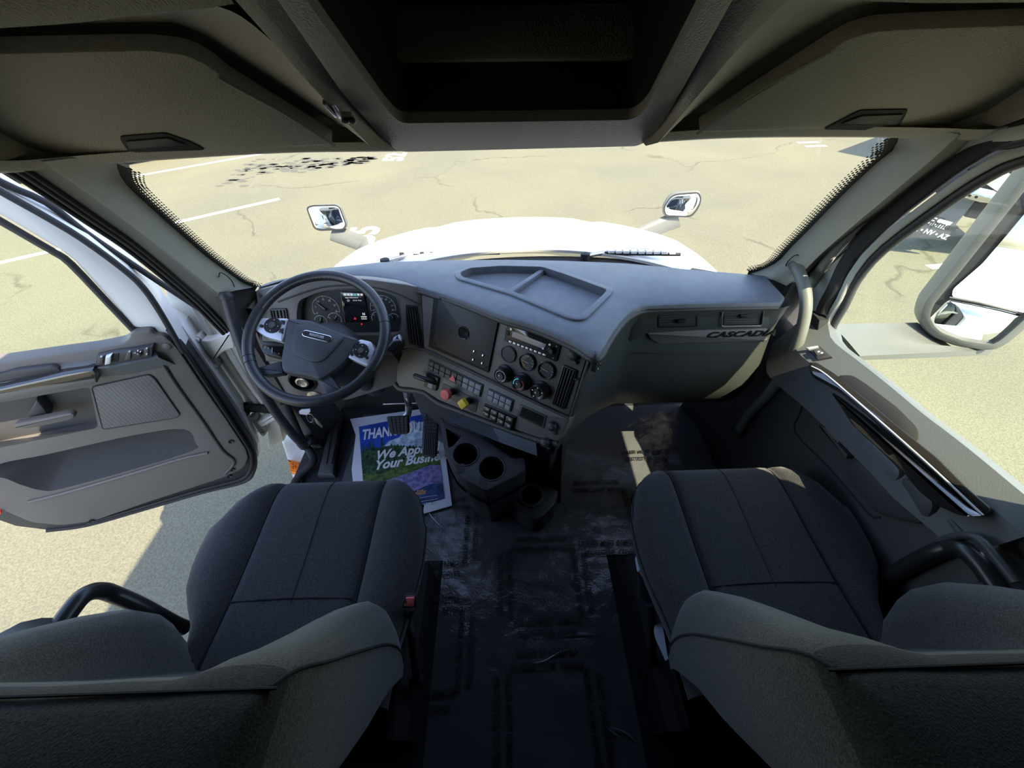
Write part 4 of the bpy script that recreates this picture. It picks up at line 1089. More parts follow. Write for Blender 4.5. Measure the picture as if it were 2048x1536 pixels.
# big passenger side mirror
m = thing('side_mirror', 'big passenger side mirror, grey shell with flat glass above a convex one', 'mirror', tuple(P('SM', -.1, -.2, -.1)))
so_ = [(0.0717, 0.4972), (0.0537, 0.4260), (0.0507, 0.2688), (0.0480, 0.1012), (0.0450, -0.0277), (0.0601, -0.0778), (0.0949, -0.1128), (0.1328, -0.1329), (0.2037, -0.1421), (0.2597, -0.1342), (0.2896, -0.1245), (0.3055, -0.0934), (0.3131, -0.0319), (0.3246, 0.1700)]
sg = [(0.1240, 0.3443), (0.1193, 0.2759), (0.1182, 0.2231), (0.1146, 0.1238), (0.0945, 0.0335), (0.1059, 0.0093), (0.2201, 0.0069), (0.2880, 0.0044), (0.3386, 0.0732)]
sc_ = [(0.1042, -0.0010), (0.0988, -0.0463), (0.0940, -0.0927), (0.1040, -0.1083), (0.1248, -0.1260), (0.1871, -0.1320), (0.2539, -0.1314), (0.2782, -0.1219), (0.2886, -0.1066), (0.2948, -0.0693), (0.2955, -0.0076), (0.3001, 0.0291), (0.2903, 0.0008), (0.2334, 0.0043)]
bm = bmesh.new()
so_r = rnd(so_, .02)
slab(bm, 'SM', so_r, -.05, .03, .02, holes=[inset(so_r, .028)], hd=None)
dome(bm, 'SM', so_r, -.05, -.09, 6)
obj('mirror_shell', bm, 'mirror shell', m)
SL('backing', 'SM', inset(so_r, .02), -.02, .006, 'matte black', m)
SL('flat_glass', 'SM', rnd(sg, .01), .006, .012, 'mirror glass', m)
bm = bmesh.new(); dome(bm, 'SM', rnd(sc_, .015), .006, .016, 6)
obj('convex_glass', bm, 'mirror glass', m, ang=2)
TU('glass_divider', [(1.4746, 1.0827, 0.8091), (1.5341, 1.0418, 0.8124), (1.6250, 0.9770, 0.8078), (1.6425, 0.9644, 0.8066)], .0035, 'soft black', m, seg=8)
R = [[(1.1000, 1.0486, 0.7400), (1.1000, 1.0001, 0.6874), (1.1000, 0.8943, 0.7291)], [(1.4740, 1.1068, 0.6890), (1.5652, 1.0309, 0.6424), (1.6506, 0.9760, 0.6615)]]
r0, r1 = R
GR('mirror_arm', [[r0[0], Vector(r0[0]).lerp(Vector(r0[2]), .5) + Vector((0, -.02, 0)), r0[2]], [Vector(r0[0]).lerp(Vector(r1[0]), .5), (Vector(r0[0]).lerp(Vector(r1[0]), .5) + Vector(r0[2]).lerp(Vector(r1[2]), .5)) / 2 + Vector((0, -.025, .0)), Vector(r0[2]).lerp(Vector(r1[2]), .5)], [r1[0], Vector(r1[1]) + Vector((0, -.02, 0)), r1[2]]], 'mirror shell', m, thick=.02, ang=.8)
# ================================================================ DASHBOARD
D = thing('dashboard', 'charcoal wraparound dashboard with two part tray on top and curved glovebox side', 'dashboard', (0, 1.15, .35))
front = [(-0.8683, 0.2035), (-0.8417, 0.2508), (-0.7917, 0.2787), (-0.7181, 0.2976), (-0.6294, 0.3033), (-0.5354, 0.2920), (-0.4190, 0.2549), (-0.2828, 0.1727), (-0.1491, 0.0805), (-0.0291, -0.0169), (0.0578, -0.0730), (0.1115, -0.1157), (0.1729, -0.1758), (0.2075, -0.2233), (0.2246, -0.2286), (0.2449, -0.2053), (0.2819, -0.1386), (0.3370, -0.0547), (0.3816, -0.0082), (0.4291, 0.0098), (0.5827, 0.0119), (0.7337, 0.0079), (0.8266, 0.0048)]
backe = [(0.8619, 0.0405), (0.8792, 0.1927), (0.6772, 0.2527), (0.4317, 0.3326), (0.2152, 0.3729), (0.0083, 0.3992), (-0.2615, 0.4165), (-0.4929, 0.4164), (-0.7092, 0.3741), (-0.8760, 0.2302)]
tray = rnd([(-0.1954, 0.2835), (-0.1486, 0.3320), (-0.0253, 0.3419), (0.1313, 0.3213), (0.2162, 0.2445), (0.3413, 0.1168), (0.3285, 0.0859), (0.2235, -0.0602), (0.1979, -0.0689), (0.1699, -0.0569), (0.0047, 0.1022), (-0.1808, 0.2302)], .02)
tray_in = rnd(inset([(-0.1954, 0.2835), (-0.1486, 0.3320), (-0.0253, 0.3419), (0.1313, 0.3213), (0.2162, 0.2445), (0.3413, 0.1168), (0.3285, 0.0859), (0.2235, -0.0602), (0.1979, -0.0689), (0.1699, -0.0569), (0.0047, 0.1022), (-0.1808, 0.2302)], .020), .015)
SL('top_pad', 'TP', crv2(front, 3) + backe, -.03, 0, 'dash plastic', D, bev=.012, holes=[tray_in], hd=-.022)
bm = bmesh.new(); slab(bm, 'TP', tray, .0, .006, .003, holes=[tray_in], hd=None)
tr = obj('tray_rim', bm, 'dash plastic', D)
dv = [(0.1207, 0.3125), (0.1292, 0.2929), (0.0124, 0.1361), (-0.0041, 0.1451)]
SL('tray_divider', 'TP', dv, -.022, -.004, 'dash plastic', tr, bev=.003)
TU('lip', [P('TP', a, b + .004, -.022) for a, b in crv2(front, 3)], .0085, 'lip plastic', D, seg=10)
# speaker slot line between pad and windshield
# instrument side panel
SL('cluster_fascia', 'CL', [(-0.3794, 0.0830), (-0.3172, 0.0973), (-0.2344, 0.1090), (-0.1483, 0.1192), (-0.0690, 0.1214), (0.0172, 0.1159), (0.1452, 0.0970), (0.2004, 0.0842), (0.1838, -0.1350), (0.0944, -0.1365), (0.0523, -0.1659), (-0.0846, -0.1847), (-0.4213, -0.1811), (-0.4052, -0.0626)], -.05, 0, 'fascia plastic', D, bev=.006,
   holes=[crv2([(-0.2430, 0.0325), (-0.2027, 0.0586), (-0.1494, 0.0763), (-0.0807, 0.0865), (-0.0191, 0.0857), (0.0499, 0.0769), (0.1083, 0.0542), (0.1200, 0.0364), (0.1050, -0.0689), (0.0281, -0.0822), (-0.1575, -0.0800), (-0.2609, -0.0644)], 3, True)], hd=-.036)
TU('cluster_rim', [P('CL', a, b, .0) for a, b in crv2([(-0.3104, 0.0424), (-0.2339, 0.0678), (-0.1461, 0.0905), (-0.0787, 0.0960), (-0.0087, 0.0941), (0.0556, 0.0846), (0.1145, 0.0664), (0.1893, 0.0288)], 4)], .0035, 'lip plastic', D, seg=8)
SL('fascia_upper', 'FA', rnd([(-0.3570, 0.0104), (-0.3092, 0.0138), (-0.1893, 0.0165), (-0.0299, 0.0097), (0.1453, 0.0103), (0.2402, -0.0025), (0.2708, -0.0069), (0.2685, -0.0556), (0.2653, -0.2243), (0.1073, -0.2205), (-0.1209, -0.2142), (-0.3278, -0.2108)], .006), -.05, 0, 'fascia plastic', D, bev=.005)
SL('fascia_edge', 'FA', [(0.2731, -0.0060), (0.2833, -0.0035), (0.2773, -0.2166), (0.2668, -0.2200)], -.05, .004, 'lip plastic', D, bev=.003)
SL('fascia_lower', 'FL', rnd([(-0.5960, 0.0061), (-0.3887, 0.0031), (-0.1598, -0.0034), (-0.0022, -0.0047), (0.0029, -0.0091), (-0.0109, -0.0965), (-0.0874, -0.1179), (-0.2620, -0.1384), (-0.4287, -0.1550), (-0.4977, -0.1594), (-0.5718, -0.1505), (-0.6391, -0.1666), (-0.6969, -0.1857), (-0.7162, -0.1687), (-0.7190, -0.1063), (-0.6978, -0.0372), (-0.6608, -0.0103)], .008), -.05, 0, 'fascia plastic', D, bev=.006)
TU('crease', [(-0.4131, 1.1335, 0.6132), (-0.3714, 1.1193, 0.6381), (-0.3188, 1.0916, 0.6519), (-0.1480, 0.9748, 0.6491), (0.0397, 0.8450, 0.6433), (0.1713, 0.7548, 0.6408)], .006, 'lip plastic', D, seg=8, sm=3)
TU('lower_lip', [(-0.4684, 1.1075, 0.4677), (-0.4493, 1.0887, 0.4570), (-0.3966, 1.0618, 0.4725), (-0.3363, 1.0302, 0.4886), (-0.2814, 0.9868, 0.4772), (-0.2222, 0.9499, 0.4827), (-0.0781, 0.8615, 0.4982), (0.0734, 0.7704, 0.5181), (0.1428, 0.7348, 0.5380)], .013, 'lip plastic', D, seg=8, sm=3)

def vent(f, q, nx, ny, parent, vertical, label=None, dep=.012, m='soft black'):
    bm = bmesh.new()
    slab(bm, f, rnd(q, .006, 3), .0, .006, .002, holes=[inset(q, .005)], hd=.0005)
    v = obj('air_vent', bm, 'black plastic', parent, label)
    qi = ccw(inset(q, .0055))
    # order as tl, tr, br, bl by nearest corner
    ref = [min(qi, key=lambda p: (p[0] - c[0]) ** 2 + (p[1] - c[1]) ** 2) for c in q]
    n = ny if not vertical else nx
    for k in range(n):
        t0, t1 = (k + .30) / n, (k + .66) / n
        A, B, C, E = [Vector(p) for p in ref]
        if vertical: s = [A.lerp(B, t0), A.lerp(B, t1), E.lerp(C, t1), E.lerp(C, t0)]
        else: s = [A.lerp(E, t0), B.lerp(C, t0), B.lerp(C, t1), A.lerp(E, t1)]
        SL('slat', f, [tuple(x) for x in s], .001, .006, m, v, bev=.0012)
    return v
vent('CL', [(0.1356, 0.0273), (0.1774, 0.0223), (0.1817, -0.1325), (0.1279, -0.1148)], 4, 1, D, True)
vent('CL', [(-0.3468, 0.0181), (-0.2847, 0.0204), (-0.2935, -0.0640), (-0.3539, -0.0632)], 4, 1, D, True)
vent('FA', [(0.2078, -0.0641), (0.2552, -0.0652), (0.2477, -0.2030), (0.2017, -0.2030)], 4, 1, D, True)
SL('vent_tab', 'FA', [(0.2559, -0.0890), (0.2623, -0.0890), (0.2603, -0.0947), (0.2538, -0.0948)], .004, .010, 'lip plastic', D, bev=.001)

# passenger side: upper band, badge strip, glovebox bulge joined to the side of the stack
E_ = [(.2231, .8131, .8462), (.221, .811, .838), (.2105, .799, .800), (.197, .7835, .745), (.186, .7714, .70), (.1732, .7569, .6415), (.1412, .7293, .5546), (.13, .735, .48), (.125, .765, .42), (.13, .81, .36)]
G_ = [(.413, .987, .868), (.410, .992, .855), (.405, 1.0, .80), (.402, 1.0, .745), (.398, .99, .70), (.394, .975, .64), (.392, .965, .55), (.40, .985, .46), (.41, 1.02, .40), (.42, 1.09, .362)]
rows = []
for e, gg in zip(E_, G_):
    e, gg = Vector(e), Vector(gg)
    v_ = gg - e
    r = [e, e + Vector((v_.x * .12, v_.y * .2, v_.z * .12)), e + Vector((v_.x * .32, v_.y * .43, v_.z * .36)), e + Vector((v_.x * .52, v_.y * .66, v_.z * .58)), e + Vector((v_.x * .71, v_.y * .83, v_.z * .78)), gg - Vector((.02, .006, 0)), gg]
    for x in (.45, .55, .7, .80, .845, .875, .90):
        q = (x - .42) / .48
        r.append(Vector((x if x < .89 else .895, gg.y + (.0 if x < .86 else (.012 if x < .88 else .06)), gg.z - .012 * q)))
    rows.append(r)
GR('passenger_panel', rows, 'glovebox plastic', D, ang=1.2)
SL('upper_band', 'GB', rnd([(-0.2510, 0.0420), (-0.2188, 0.1151), (-0.1864, 0.1240), (-0.1006, 0.1240), (0.1313, 0.1170), (0.1776, 0.1098), (0.2137, 0.0230), (-0.0109, 0.0232), (-0.1854, 0.0168), (-0.2441, -0.0274)], .008), -.03, .004, 'glovebox plastic', D, bev=.003)
bs_ = SL('badge_strip', 'GB', rnd([(-0.1850, 0.0192), (-0.0139, 0.0234), (0.2103, 0.0217), (0.2300, -0.0292), (0.0025, -0.0275), (-0.1311, -0.0274), (-0.1634, -0.0086)], .008), -.02, .008, 'fascia plastic', D, bev=.004)
TX('lettering', 'GB', 'CASCADIA', *[(0.1273, 0.0054)][0], .031, 'black plastic', bs_, d=.0092, bold=.02, shear=.25, sx=1.5, ext=.002)
v1 = vent('GB', [(-0.1685, 0.0974), (-0.0408, 0.0971), (-0.0243, 0.0379), (-0.1540, 0.0381)], 1, 5, D, False, m='matte black')
v2 = vent('GB', [(0.0364, 0.0969), (0.1636, 0.0939), (0.1830, 0.0361), (0.0545, 0.0392)], 1, 5, D, False, m='matte black')
TU('vent_rim', [P('GB', a, b, .009) for a, b in rnd([(0.0313, 0.1018), (0.1613, 0.0988), (0.1822, 0.0376), (0.0501, 0.0401)], .008)], .0025, 'steel', v2, seg=6, closed=True)
for q in ([(-0.1014, 0.0722), (-0.0751, 0.0726), (-0.0743, 0.0597), (-0.0989, 0.0593)], [(0.0933, 0.0835), (0.1167, 0.0832), (0.1184, 0.0719), (0.0970, 0.0714)]):
    SL('vent_tab', 'GB', q, .004, .014, 'black plastic', D, bev=.002)
TU('glove_seam', [tuple(Vector(p) + Vector((0, -.012, 0))) for p in [(.40, .99, .70), (.55, .982, .695), (.80, .98, .69)]], .0015, 'matte black', D, seg=6)

bl = [(0.8619, 0.0405), (0.8792, 0.1927), (0.6772, 0.2527), (0.4317, 0.3326), (0.2152, 0.3729), (0.0083, 0.3992), (-0.2615, 0.4165), (-0.4929, 0.4164), (-0.7092, 0.3741), (-0.8760, 0.2302)]
GR('back_skirt', [[P('TP', a, b, -.012) for a, b in bl], [P('TP', a, b + .02, -.22) for a, b in bl]], 'matte black', D)
# knee panel under the wheel
SL('knee_panel', 'KN', rnd([(-0.2936, 0.2336), (-0.3172, 0.0591), (-0.1203, 0.0362), (0.1391, 0.0152), (0.1623, -0.0498), (0.1235, -0.1735), (-0.1005, -0.2548), (-0.2347, -0.2674), (-0.3890, -0.2249), (-0.3865, -0.0652)], .02), -.06, 0, 'fascia plastic', D, bev=.01)
a, b = [(-0.2546, -0.1339)][0]
kb = LA('ignition_ring', 'KN', a, b, [(.055, .0), (.055, .006), (.048, .01), (.046, .0), (0, .0)], 'matte black', D)
LA('ignition_lock', 'KN', a, b, [(.026, .0), (.026, .010), (.020, .012), (.016, .010), (0, .010)], 'steel', kb, seg=18)
a, b = [(-0.2386, -0.2203)][0]
LA('panel_lock', 'KN', a, b, [(.03, 0), (.03, .006), (.014, .01), (.012, .016), (0, .018)], 'steel', D, seg=18)
# stack body under the fascia
top = [(-0.4657, 1.1155, 0.4661), (-0.3939, 1.0692, 0.4699), (-0.2835, 0.9943, 0.4691), (-0.0785, 0.8701, 0.4940), (0.0740, 0.7773, 0.5120), (0.1456, 0.7417, 0.5346)]
R0 = resample(top, 20)
R1 = [p + Vector((.02, .05, -.03)) for p in R0]
R2 = [Vector((p.x + .03, p.y + .06, .30)) for p in R0]
R3 = [Vector((p.x + .05, p.y + .07, -.004)) for p in R0]
GR('stack_body', [R0, R1, R2, R3], 'soft black', D, ang=.7)
GR('stack_side', [[E_[6], E_[8], (.135, .83, .2), (.14, .84, -.004)], [(.20, .85, .45), (.20, .86, .38), (.2, .87, .2), (.2, .9, -.004)], [(.24, 1.2, .5), (.24, 1.2, .38), (.24, 1.2, .2), (.24, 1.2, -.004)]], 'soft black', D, ang=1.2)
SL('storage_box', 'KN', [(0.2289, -0.4964), (0.3829, -0.5991), (0.3628, -0.6874), (0.3168, -0.7222), (0.2264, -0.6558)], -.16, -.10, 'dash plastic', D, bev=.01)

# ---------------------------------------------------------------- instrument cluster
I = thing('instrument_cluster', 'dark instrument cluster with white ringed gauges and colour screen behind the wheel', 'instrument cluster', tuple(P('CL', 0, 0, -.03)))
ZD = -.035
SL('cluster_face', 'CL', crv2([(-0.2532, 0.0289), (-0.1876, 0.0621), (-0.1073, 0.0743), (-0.0392, 0.0747), (0.0408, 0.0655), (0.0940, 0.0423), (0.0879, -0.0795), (-0.0320, -0.0878), (-0.2207, -0.0781), (-0.2730, -0.0580)], 3, True), ZD - .002, ZD, 'soft black', I)
def gauge(c, r, a0, a1, nums, needle, parent, size=.011, nt=None):
    c = c[0]; r = (Vector(r[0]) - Vector(c)).length
    pts = [P('CL', c[0] + r * math.cos(math.radians(a0 + (a1 - a0) * i / 30)), c[1] + r * math.sin(math.radians(a0 + (a1 - a0) * i / 30)), ZD + .001) for i in range(31)]
    gobj = TU('gauge', pts, .0011, 'white print', parent, seg=6)
    n = len(nums)
    for i, s in enumerate(nums):
        an = math.radians(a0 + (a1 - a0) * i / max(1, n - 1))
        if s: TX('numeral', 'CL', s, c[0] + r * .76 * math.cos(an), c[1] + r * .76 * math.sin(an), size, 'white print', gobj, d=ZD + .0008, bold=.02)
        ca, sa = math.cos(an), math.sin(an)
        q = [(c[0] + r * k * ca - w * sa, c[1] + r * k * sa + w * ca) for k, w in ((.88, -.0006), (.99, -.0006), (.99, .0006), (.88, .0006))]
        SL('tick', 'CL', q, ZD, ZD + .0008, 'white print', gobj)
    an = math.radians(needle); ca, sa = math.cos(an), math.sin(an)
    q = [(c[0] + k * ca - w * sa, c[1] + k * sa + w * ca) for k, w in ((-.005, -.0022), (r * .85, -.0012), (r * .85, .0012), (-.005, .0022))]
    ne = SL('needle', 'CL', q, ZD + .003, ZD + .005, 'matte black', gobj)
    q = [(c[0] + k * ca - w * sa, c[1] + k * sa + w * ca) for k, w in ((0, -.0007), (r * .82, -.0007), (r * .82, .0007), (0, .0007))]
    SL('needle_line', 'CL', q, ZD + .005, ZD + .0056, 'white print', gobj)
    LA('needle_cap', 'CL', c[0], c[1], [(.004, ZD), (.004, ZD + .006), (.003, ZD + .007), (0, ZD + .007)], 'matte black', gobj, seg=14)
    return gobj
gauge([(-0.1645, 0.0047)], [(-0.1158, 0.0040)], 200, -12, ['0', '5', '10', '15', '20', '25', '30'], 137, I, .009)
gauge([(0.0439, 0.0068)], [(0.0896, 0.0062)], 190, -12, ['5', '15', '25', '35', '45', '55', '65', '75', '85'], 190, I, .0075)
gauge([(-0.1940, -0.0400)], [(-0.1712, -0.0403)], 160, -20, ['', '', ''], 75, I, .007)
gauge([(-0.1409, -0.0330)], [(-0.1160, -0.0333)], 160, -20, ['0', '', '1', ''], 55, I, .007)
gauge([(0.0189, -0.0285)], [(0.0414, -0.0288)], 200, 20, ['', 'E', '', 'F'], 50, I, .007)
gauge([(0.0764, -0.0325)], [(0.0957, -0.0327)], 140, 20, ['', '', ''], 110, I, .007)
dsp = SL('display', 'CL', rnd([(-0.0973, 0.0679), (-0.0132, 0.0657), (-0.0155, -0.0417), (-0.1042, -0.0432)], .004), ZD, ZD + .004, 'gloss black', I, bev=.001)
SL('screen', 'CL', [(-0.0897, 0.0651), (-0.0168, 0.0630), (-0.0187, -0.0356), (-0.0954, -0.0362)], ZD + .004, ZD + .0046, 'screen glass', dsp)
tabs = cells([(-0.0885, 0.0637), (-0.0176, 0.0618), (-0.0180, 0.0519), (-0.0884, 0.0537)], 6, 1, .14)
for i, q in enumerate(tabs):
    SL('menu_tab', 'CL', q, ZD + .0046, ZD + .005, 'lit blue' if i == 3 else 'lit white', dsp)
a, b = [(-0.0613, 0.0473)][0]
TX('lettering', 'CL', 'Engine Maintenance', a, b, .0058, 'lit white', dsp, d=ZD + .005)
a, b = [(-0.0434, 0.0366)][0]
TX('lettering', 'CL', '17110  9 hrs', a, b, .0062, 'lit white', dsp, d=ZD + .005)
a, b = [(-0.0750, 0.0367)][0]
TU('engine_icon', [P('CL', a + .0045 * math.cos(x), b + .003 * math.sin(x), ZD + .005) for x in (0, 1, 2, 3, 4, 5)], .0007, 'lit white', dsp, seg=5, closed=True)
a, b = [(-0.0286, -0.0131)][0]
TX('lettering', 'CL', 'N', a, b, .0125, 'lit white', dsp, d=ZD + .005, bold=.03)
for q in ([(-0.0404, -0.0209), (-0.0194, -0.0212), (-0.0197, -0.0251), (-0.0405, -0.0248)], [(-0.0408, -0.0289), (-0.0200, -0.0292), (-0.0203, -0.0320), (-0.0407, -0.0318)]):
    SL('readout', 'CL', q, ZD + .0046, ZD + .005, 'lit white', dsp)
q = [(-0.0626, -0.0228), (-0.0586, -0.0322), (-0.0687, -0.0321)]
SL('warning_icon', 'CL', q, ZD + .0046, ZD + .005, 'lit red', dsp)
q = [(-0.0449, -0.0508)][0]
LA('warning_lamp', 'CL', q[0], q[1], [(.0032, ZD), (.0032, ZD + .001), (0, ZD + .001)], 'lit red', I, seg=14)

# ---------------------------------------------------------------- steering wheel
S = thing('steering_wheel', 'black leather steering wheel with silver button spokes, turned slightly', 'steering wheel', tuple(P('WH', 0, 0, 0)))
TU('rim', [P('WH', .2125 * math.cos(2 * PI * i / 96), .2125 * math.sin(2 * PI * i / 96), 0) for i in range(96)], .0168, 'leather', S, seg=16, closed=True)
bm = bmesh.new()
for i in range(190):
    a = math.radians(30 + 120 * i / 190)
    for da in (0,):
        p0 = P('WH', .1985 * math.cos(a), .1985 * math.sin(a), .0075)
        p1 = P('WH', .2005 * math.cos(a + .005), .2005 * math.sin(a + .005), .0115)
        tube(bm, [p0, p1], .0009, 4)
for sgn in (-1, 1):
    for i in range(60):
        a = math.radians((188 if sgn < 0 else -8) + sgn * -1 * 38 * i / 60)
        tube(bm, [P('WH', .1985 * math.cos(a), .1985 * math.sin(a), .0075), P('WH', .2005 * math.cos(a + .005), .2005 * math.sin(a + .005), .0115)], .0009, 4)
obj('stitching', bm, 'grey print', S, kind='stuff')
for an in (-36, -158, 196, 8):
    a = math.radians(an)
    TU('rim_seam', [P('WH', .2125 * math.cos(a) + .0172 * math.cos(t) * math.cos(a), .2125 * math.sin(a) + .0172 * math.cos(t) * math.sin(a), .0172 * math.sin(t)) for t in [i * PI / 8 for i in range(16)]], .0009, 'matte black', S, seg=5, closed=True)
hub = [(-0.0984, 0.0656), (-0.0590, 0.0611), (-0.0226, 0.0546), (0.0434, 0.0220), (0.1326, -0.0195), (0.1181, -0.0475), (0.1001, -0.0799), (0.0746, -0.1114), (0.0451, -0.1320), (0.0174, -0.1485), (-0.0083, -0.1369), (-0.0983, -0.1133), (-0.1065, -0.0759), (-0.1019, -0.0133)]
SL('hub_cover', 'WH', crv2(rnd(hub, .012), 1, True), -.04, .004, 'wheel pad', S, bev=.012)
SL('horn_pad', 'WH', rnd([(-0.0678, 0.0405), (-0.0162, 0.0353), (0.0489, 0.0035), (0.0930, -0.0140), (0.0278, -0.0914), (-0.0068, -0.0914), (-0.0609, -0.0635), (-0.0726, -0.0400)], .02), .002, .010, 'wheel pad', S, bev=.005)
ec = [(-0.0337, 0.0054), (0.0445, -0.0191)]
A, B = Vector(ec[0]), Vector(ec[1]); ax = (B - A).normalized(); nx_ = Vector((-ax.y, ax.x)); rr = .0105
pill = lambda r: [tuple(A - ax * -.004 + (ax * -math.sin(t) + nx_ * math.cos(t)) * r) for t in [PI * i / 10 for i in range(11)]] + [tuple(B - ax * .004 + (ax * math.sin(t) - nx_ * math.cos(t)) * r) for t in [PI * i / 10 for i in range(11)]]
em = SL('emblem', 'WH', pill(.0115), .008, .0125, 'chrome', S, bev=.002)
SL('emblem_field', 'WH', pill(.0088), .0125, .0128, 'matte black', em)
mid = (A + B) / 2
TX('lettering', 'WH', 'FREIGHTLINER', mid.x, mid.y, .0118, 'silver plastic', em, rot=math.atan2(ax.y, ax.x), d=.0132, bold=.025, sx=.62)
def spoke(pl, label=None, m='silver plastic', d0=-.03, d1=.0):
    return SL('spoke', 'WH', rnd(pl, .008), d0, d1, m, S, bev=.006)
s1 = spoke([(-0.1988, 0.0310), (-0.1816, 0.0727), (-0.0961, 0.0664), (-0.1031, -0.0004), (-0.1078, -0.0130), (-0.1605, 0.0051)])
s2 = spoke([(0.0969, -0.0776), (0.1326, -0.0177), (0.1705, -0.0294), (0.1822, -0.0605), (0.1644, -0.1118), (0.1320, -0.0963)])
s3 = spoke([(-0.1853, -0.0927), (-0.1117, -0.0722), (-0.0980, -0.1143), (-0.1610, -0.1208)], m='wheel pad', d0=-.035, d1=-.008)
s4 = spoke([(0.0024, -0.1387), (0.0401, -0.1246), (0.0820, -0.1818), (0.0369, -0.1950)], m='wheel pad', d0=-.035, d1=-.008)
def keypad(c, rpt, parent):
    c = c[0]; r = (Vector(rpt[0]) - Vector(c)).length
    LA('button_pad', 'WH', c[0], c[1], [(r * 1.06, -.002), (r * 1.06, .002), (r, .003), (0, .003)], 'black plastic', parent, seg=28)
    LA('centre_button', 'WH', c[0], c[1], [(r * .42, .003), (r * .40, .006), (0, .0062)], 'button dark', parent, seg=18)
    for k in range(4):
        a = PI / 2 * k - .25
        SL('button_mark', 'WH', circ(c[0] + r * .72 * math.cos(a), c[1] + r * .72 * math.sin(a), .0014, 6), .003, .0036, 'white print', parent)
keypad([(-0.1415, 0.0423)], [(-0.1163, 0.0400)], s1)
keypad([(0.1402, -0.0597)], [(0.1627, -0.0636)], s2)
for pts, pr in (([(-0.1165, 0.0588), (-0.1032, 0.0567), (-0.1050, 0.0419), (-0.1167, 0.0479)], s1), ([(-0.1156, 0.0282), (-0.1060, 0.0307), (-0.1068, 0.0105), (-0.1205, 0.0177)], s1), ([(0.1193, -0.0306), (0.1350, -0.0281), (0.1276, -0.0404), (0.1185, -0.0382)], s2), ([(0.1041, -0.0655), (0.1125, -0.0535), (0.1161, -0.0717), (0.1116, -0.0764)], s2)):
    SL('button', 'WH', rnd(pts, .002, 2), -.002, .003, 'black plastic', pr, bev=.001)
for c, pr in (([(-0.1755, 0.0417)][0], s1), ([(0.1587, -0.0834)][0], s2)):
    LA('thumb_wheel', 'WH', c[0], c[1], [(.0055, -.002), (.0055, .004), (.004, .005), (0, .005)], 'black plastic', pr, seg=14)
bm = bmesh.new(); lathe(bm, 'WH', .0, -.02, [(.06, -.035), (.085, -.05), (.10, -.075), (.105, -.16), (.085, -.22), (.05, -.25), (.045, -.55)], 24)
col = obj('column_shroud', bm, 'soft black', None)
tag(col, 'dark steering column shroud behind and below the wheel hub', 'steering column')
t = thing('wiper_stalk', 'black control stalk with white icons left of the wheel hub', 'stalk', tuple(P('WH', *[(-0.1928, -0.0040)][0], -.09)))
SL('lever', 'WH', rnd([(-0.2192, -0.0032), (-0.2102, 0.0174), (-0.1428, 0.0080), (-0.1422, -0.0432), (-0.2081, -0.0217)], .008), -.1, -.07, 'black plastic', t, bev=.006, back=True)
SL('lever_arm', 'WH', rnd([(-0.2115, 0.0208), (-0.1145, 0.0105), (-0.1132, -0.0053), (-0.2098, 0.0049)], .006), -.1, -.062, 'soft black', t, bev=.005, back=True)
for a, b in [(-0.1914, -0.0043), (-0.1549, -0.0269)]:
    SL('icon', 'WH', circ(a, b, .002, 8), -.0705, -.068, 'white print', t)
a, b = [(-0.2009, -0.0006)][0]
TU('icon_ring', [P('WH', a + .004 * math.cos(x), b + .0035 * math.sin(x), -.0685) for x in (0, 1, 2, 3, 4, 5)], .0006, 'white print', t, seg=4, closed=True)
SL('icon_line', 'WH', [(-0.1799, -0.0040), (-0.1778, -0.0042), (-0.1759, -0.0230), (-0.1780, -0.0228)], -.0705, -.068, 'white print', t)
t = thing('shift_stalk', 'short stalk with silver tip right of the wheel rim', 'stalk', tuple(P('WH', *[(0.2333, -0.0087)][0], -.05)))
SL('lever', 'WH', rnd([(0.1959, -0.0413), (0.2256, 0.0010), (0.2481, 0.0122), (0.2566, -0.0052), (0.2527, -0.0227), (0.2164, -0.0490)], .006), -.08, -.05, 'black plastic', t, bev=.005, back=True)
SL('tip', 'WH', rnd([(0.2257, -0.0034), (0.2461, 0.0087), (0.2517, -0.0138), (0.2239, -0.0166)], .004), -.052, -.040, 'lever grey', t, bev=.003)
SL('icon', 'WH', [(0.2397, 0.0029), (0.2457, -0.0107), (0.2346, -0.0092)], -.041, -.039, 'matte black', t)

# ---------------------------------------------------------------- centre stack items
t = thing('cover_plate', 'black screwed cover plate with round glass eye in the dash centre', 'cover plate', tuple(P('FA', *cen([(-0.2934, 0.0047), (-0.0303, 0.0004), (-0.0372, -0.1901), (-0.3023, -0.1904)]), 0)))
SL('frame', 'FA', rnd([(-0.2945, 0.0056), (-0.0291, 0.0008), (-0.0374, -0.1915), (-0.3032, -0.1916)], .006), .0, .004, 'matte black', t, bev=.001)
SL('plate', 'FA', rnd([(-0.2696, 0.0058), (-0.0297, -0.0022), (-0.0385, -0.1819), (-0.2806, -0.1757)], .005), .004, .008, 'soft black', t, bev=.002)
a, b = [(-0.1526, -0.0857)][0]
LA('glass_eye', 'FA', a, b, [(.0222, .008), (.0222, .0105), (.0205, .0105), (.019, .009), (0, .009)], 'gloss black', t, seg=32)
for a, b in [(-0.2627, -0.0019), (-0.0406, -0.0075), (-0.2707, -0.1673), (-0.0461, -0.1713)]:
    LA('screw', 'FA', a, b, [(.0038, .008), (.0038, .0095), (.0025, .0095), (.0012, .0085), (0, .0085)], 'matte black', t, seg=12)
for a, b in [(-0.1019, -0.1340), (-0.0650, -0.1355), (-0.1012, -0.1648), (-0.0642, -0.1639)]:
    LA('bolt', 'FA', a, b, [(.0046, .008), (.0046, .0105), (.0025, .013), (0, .0135)], 'chrome', t, seg=12)

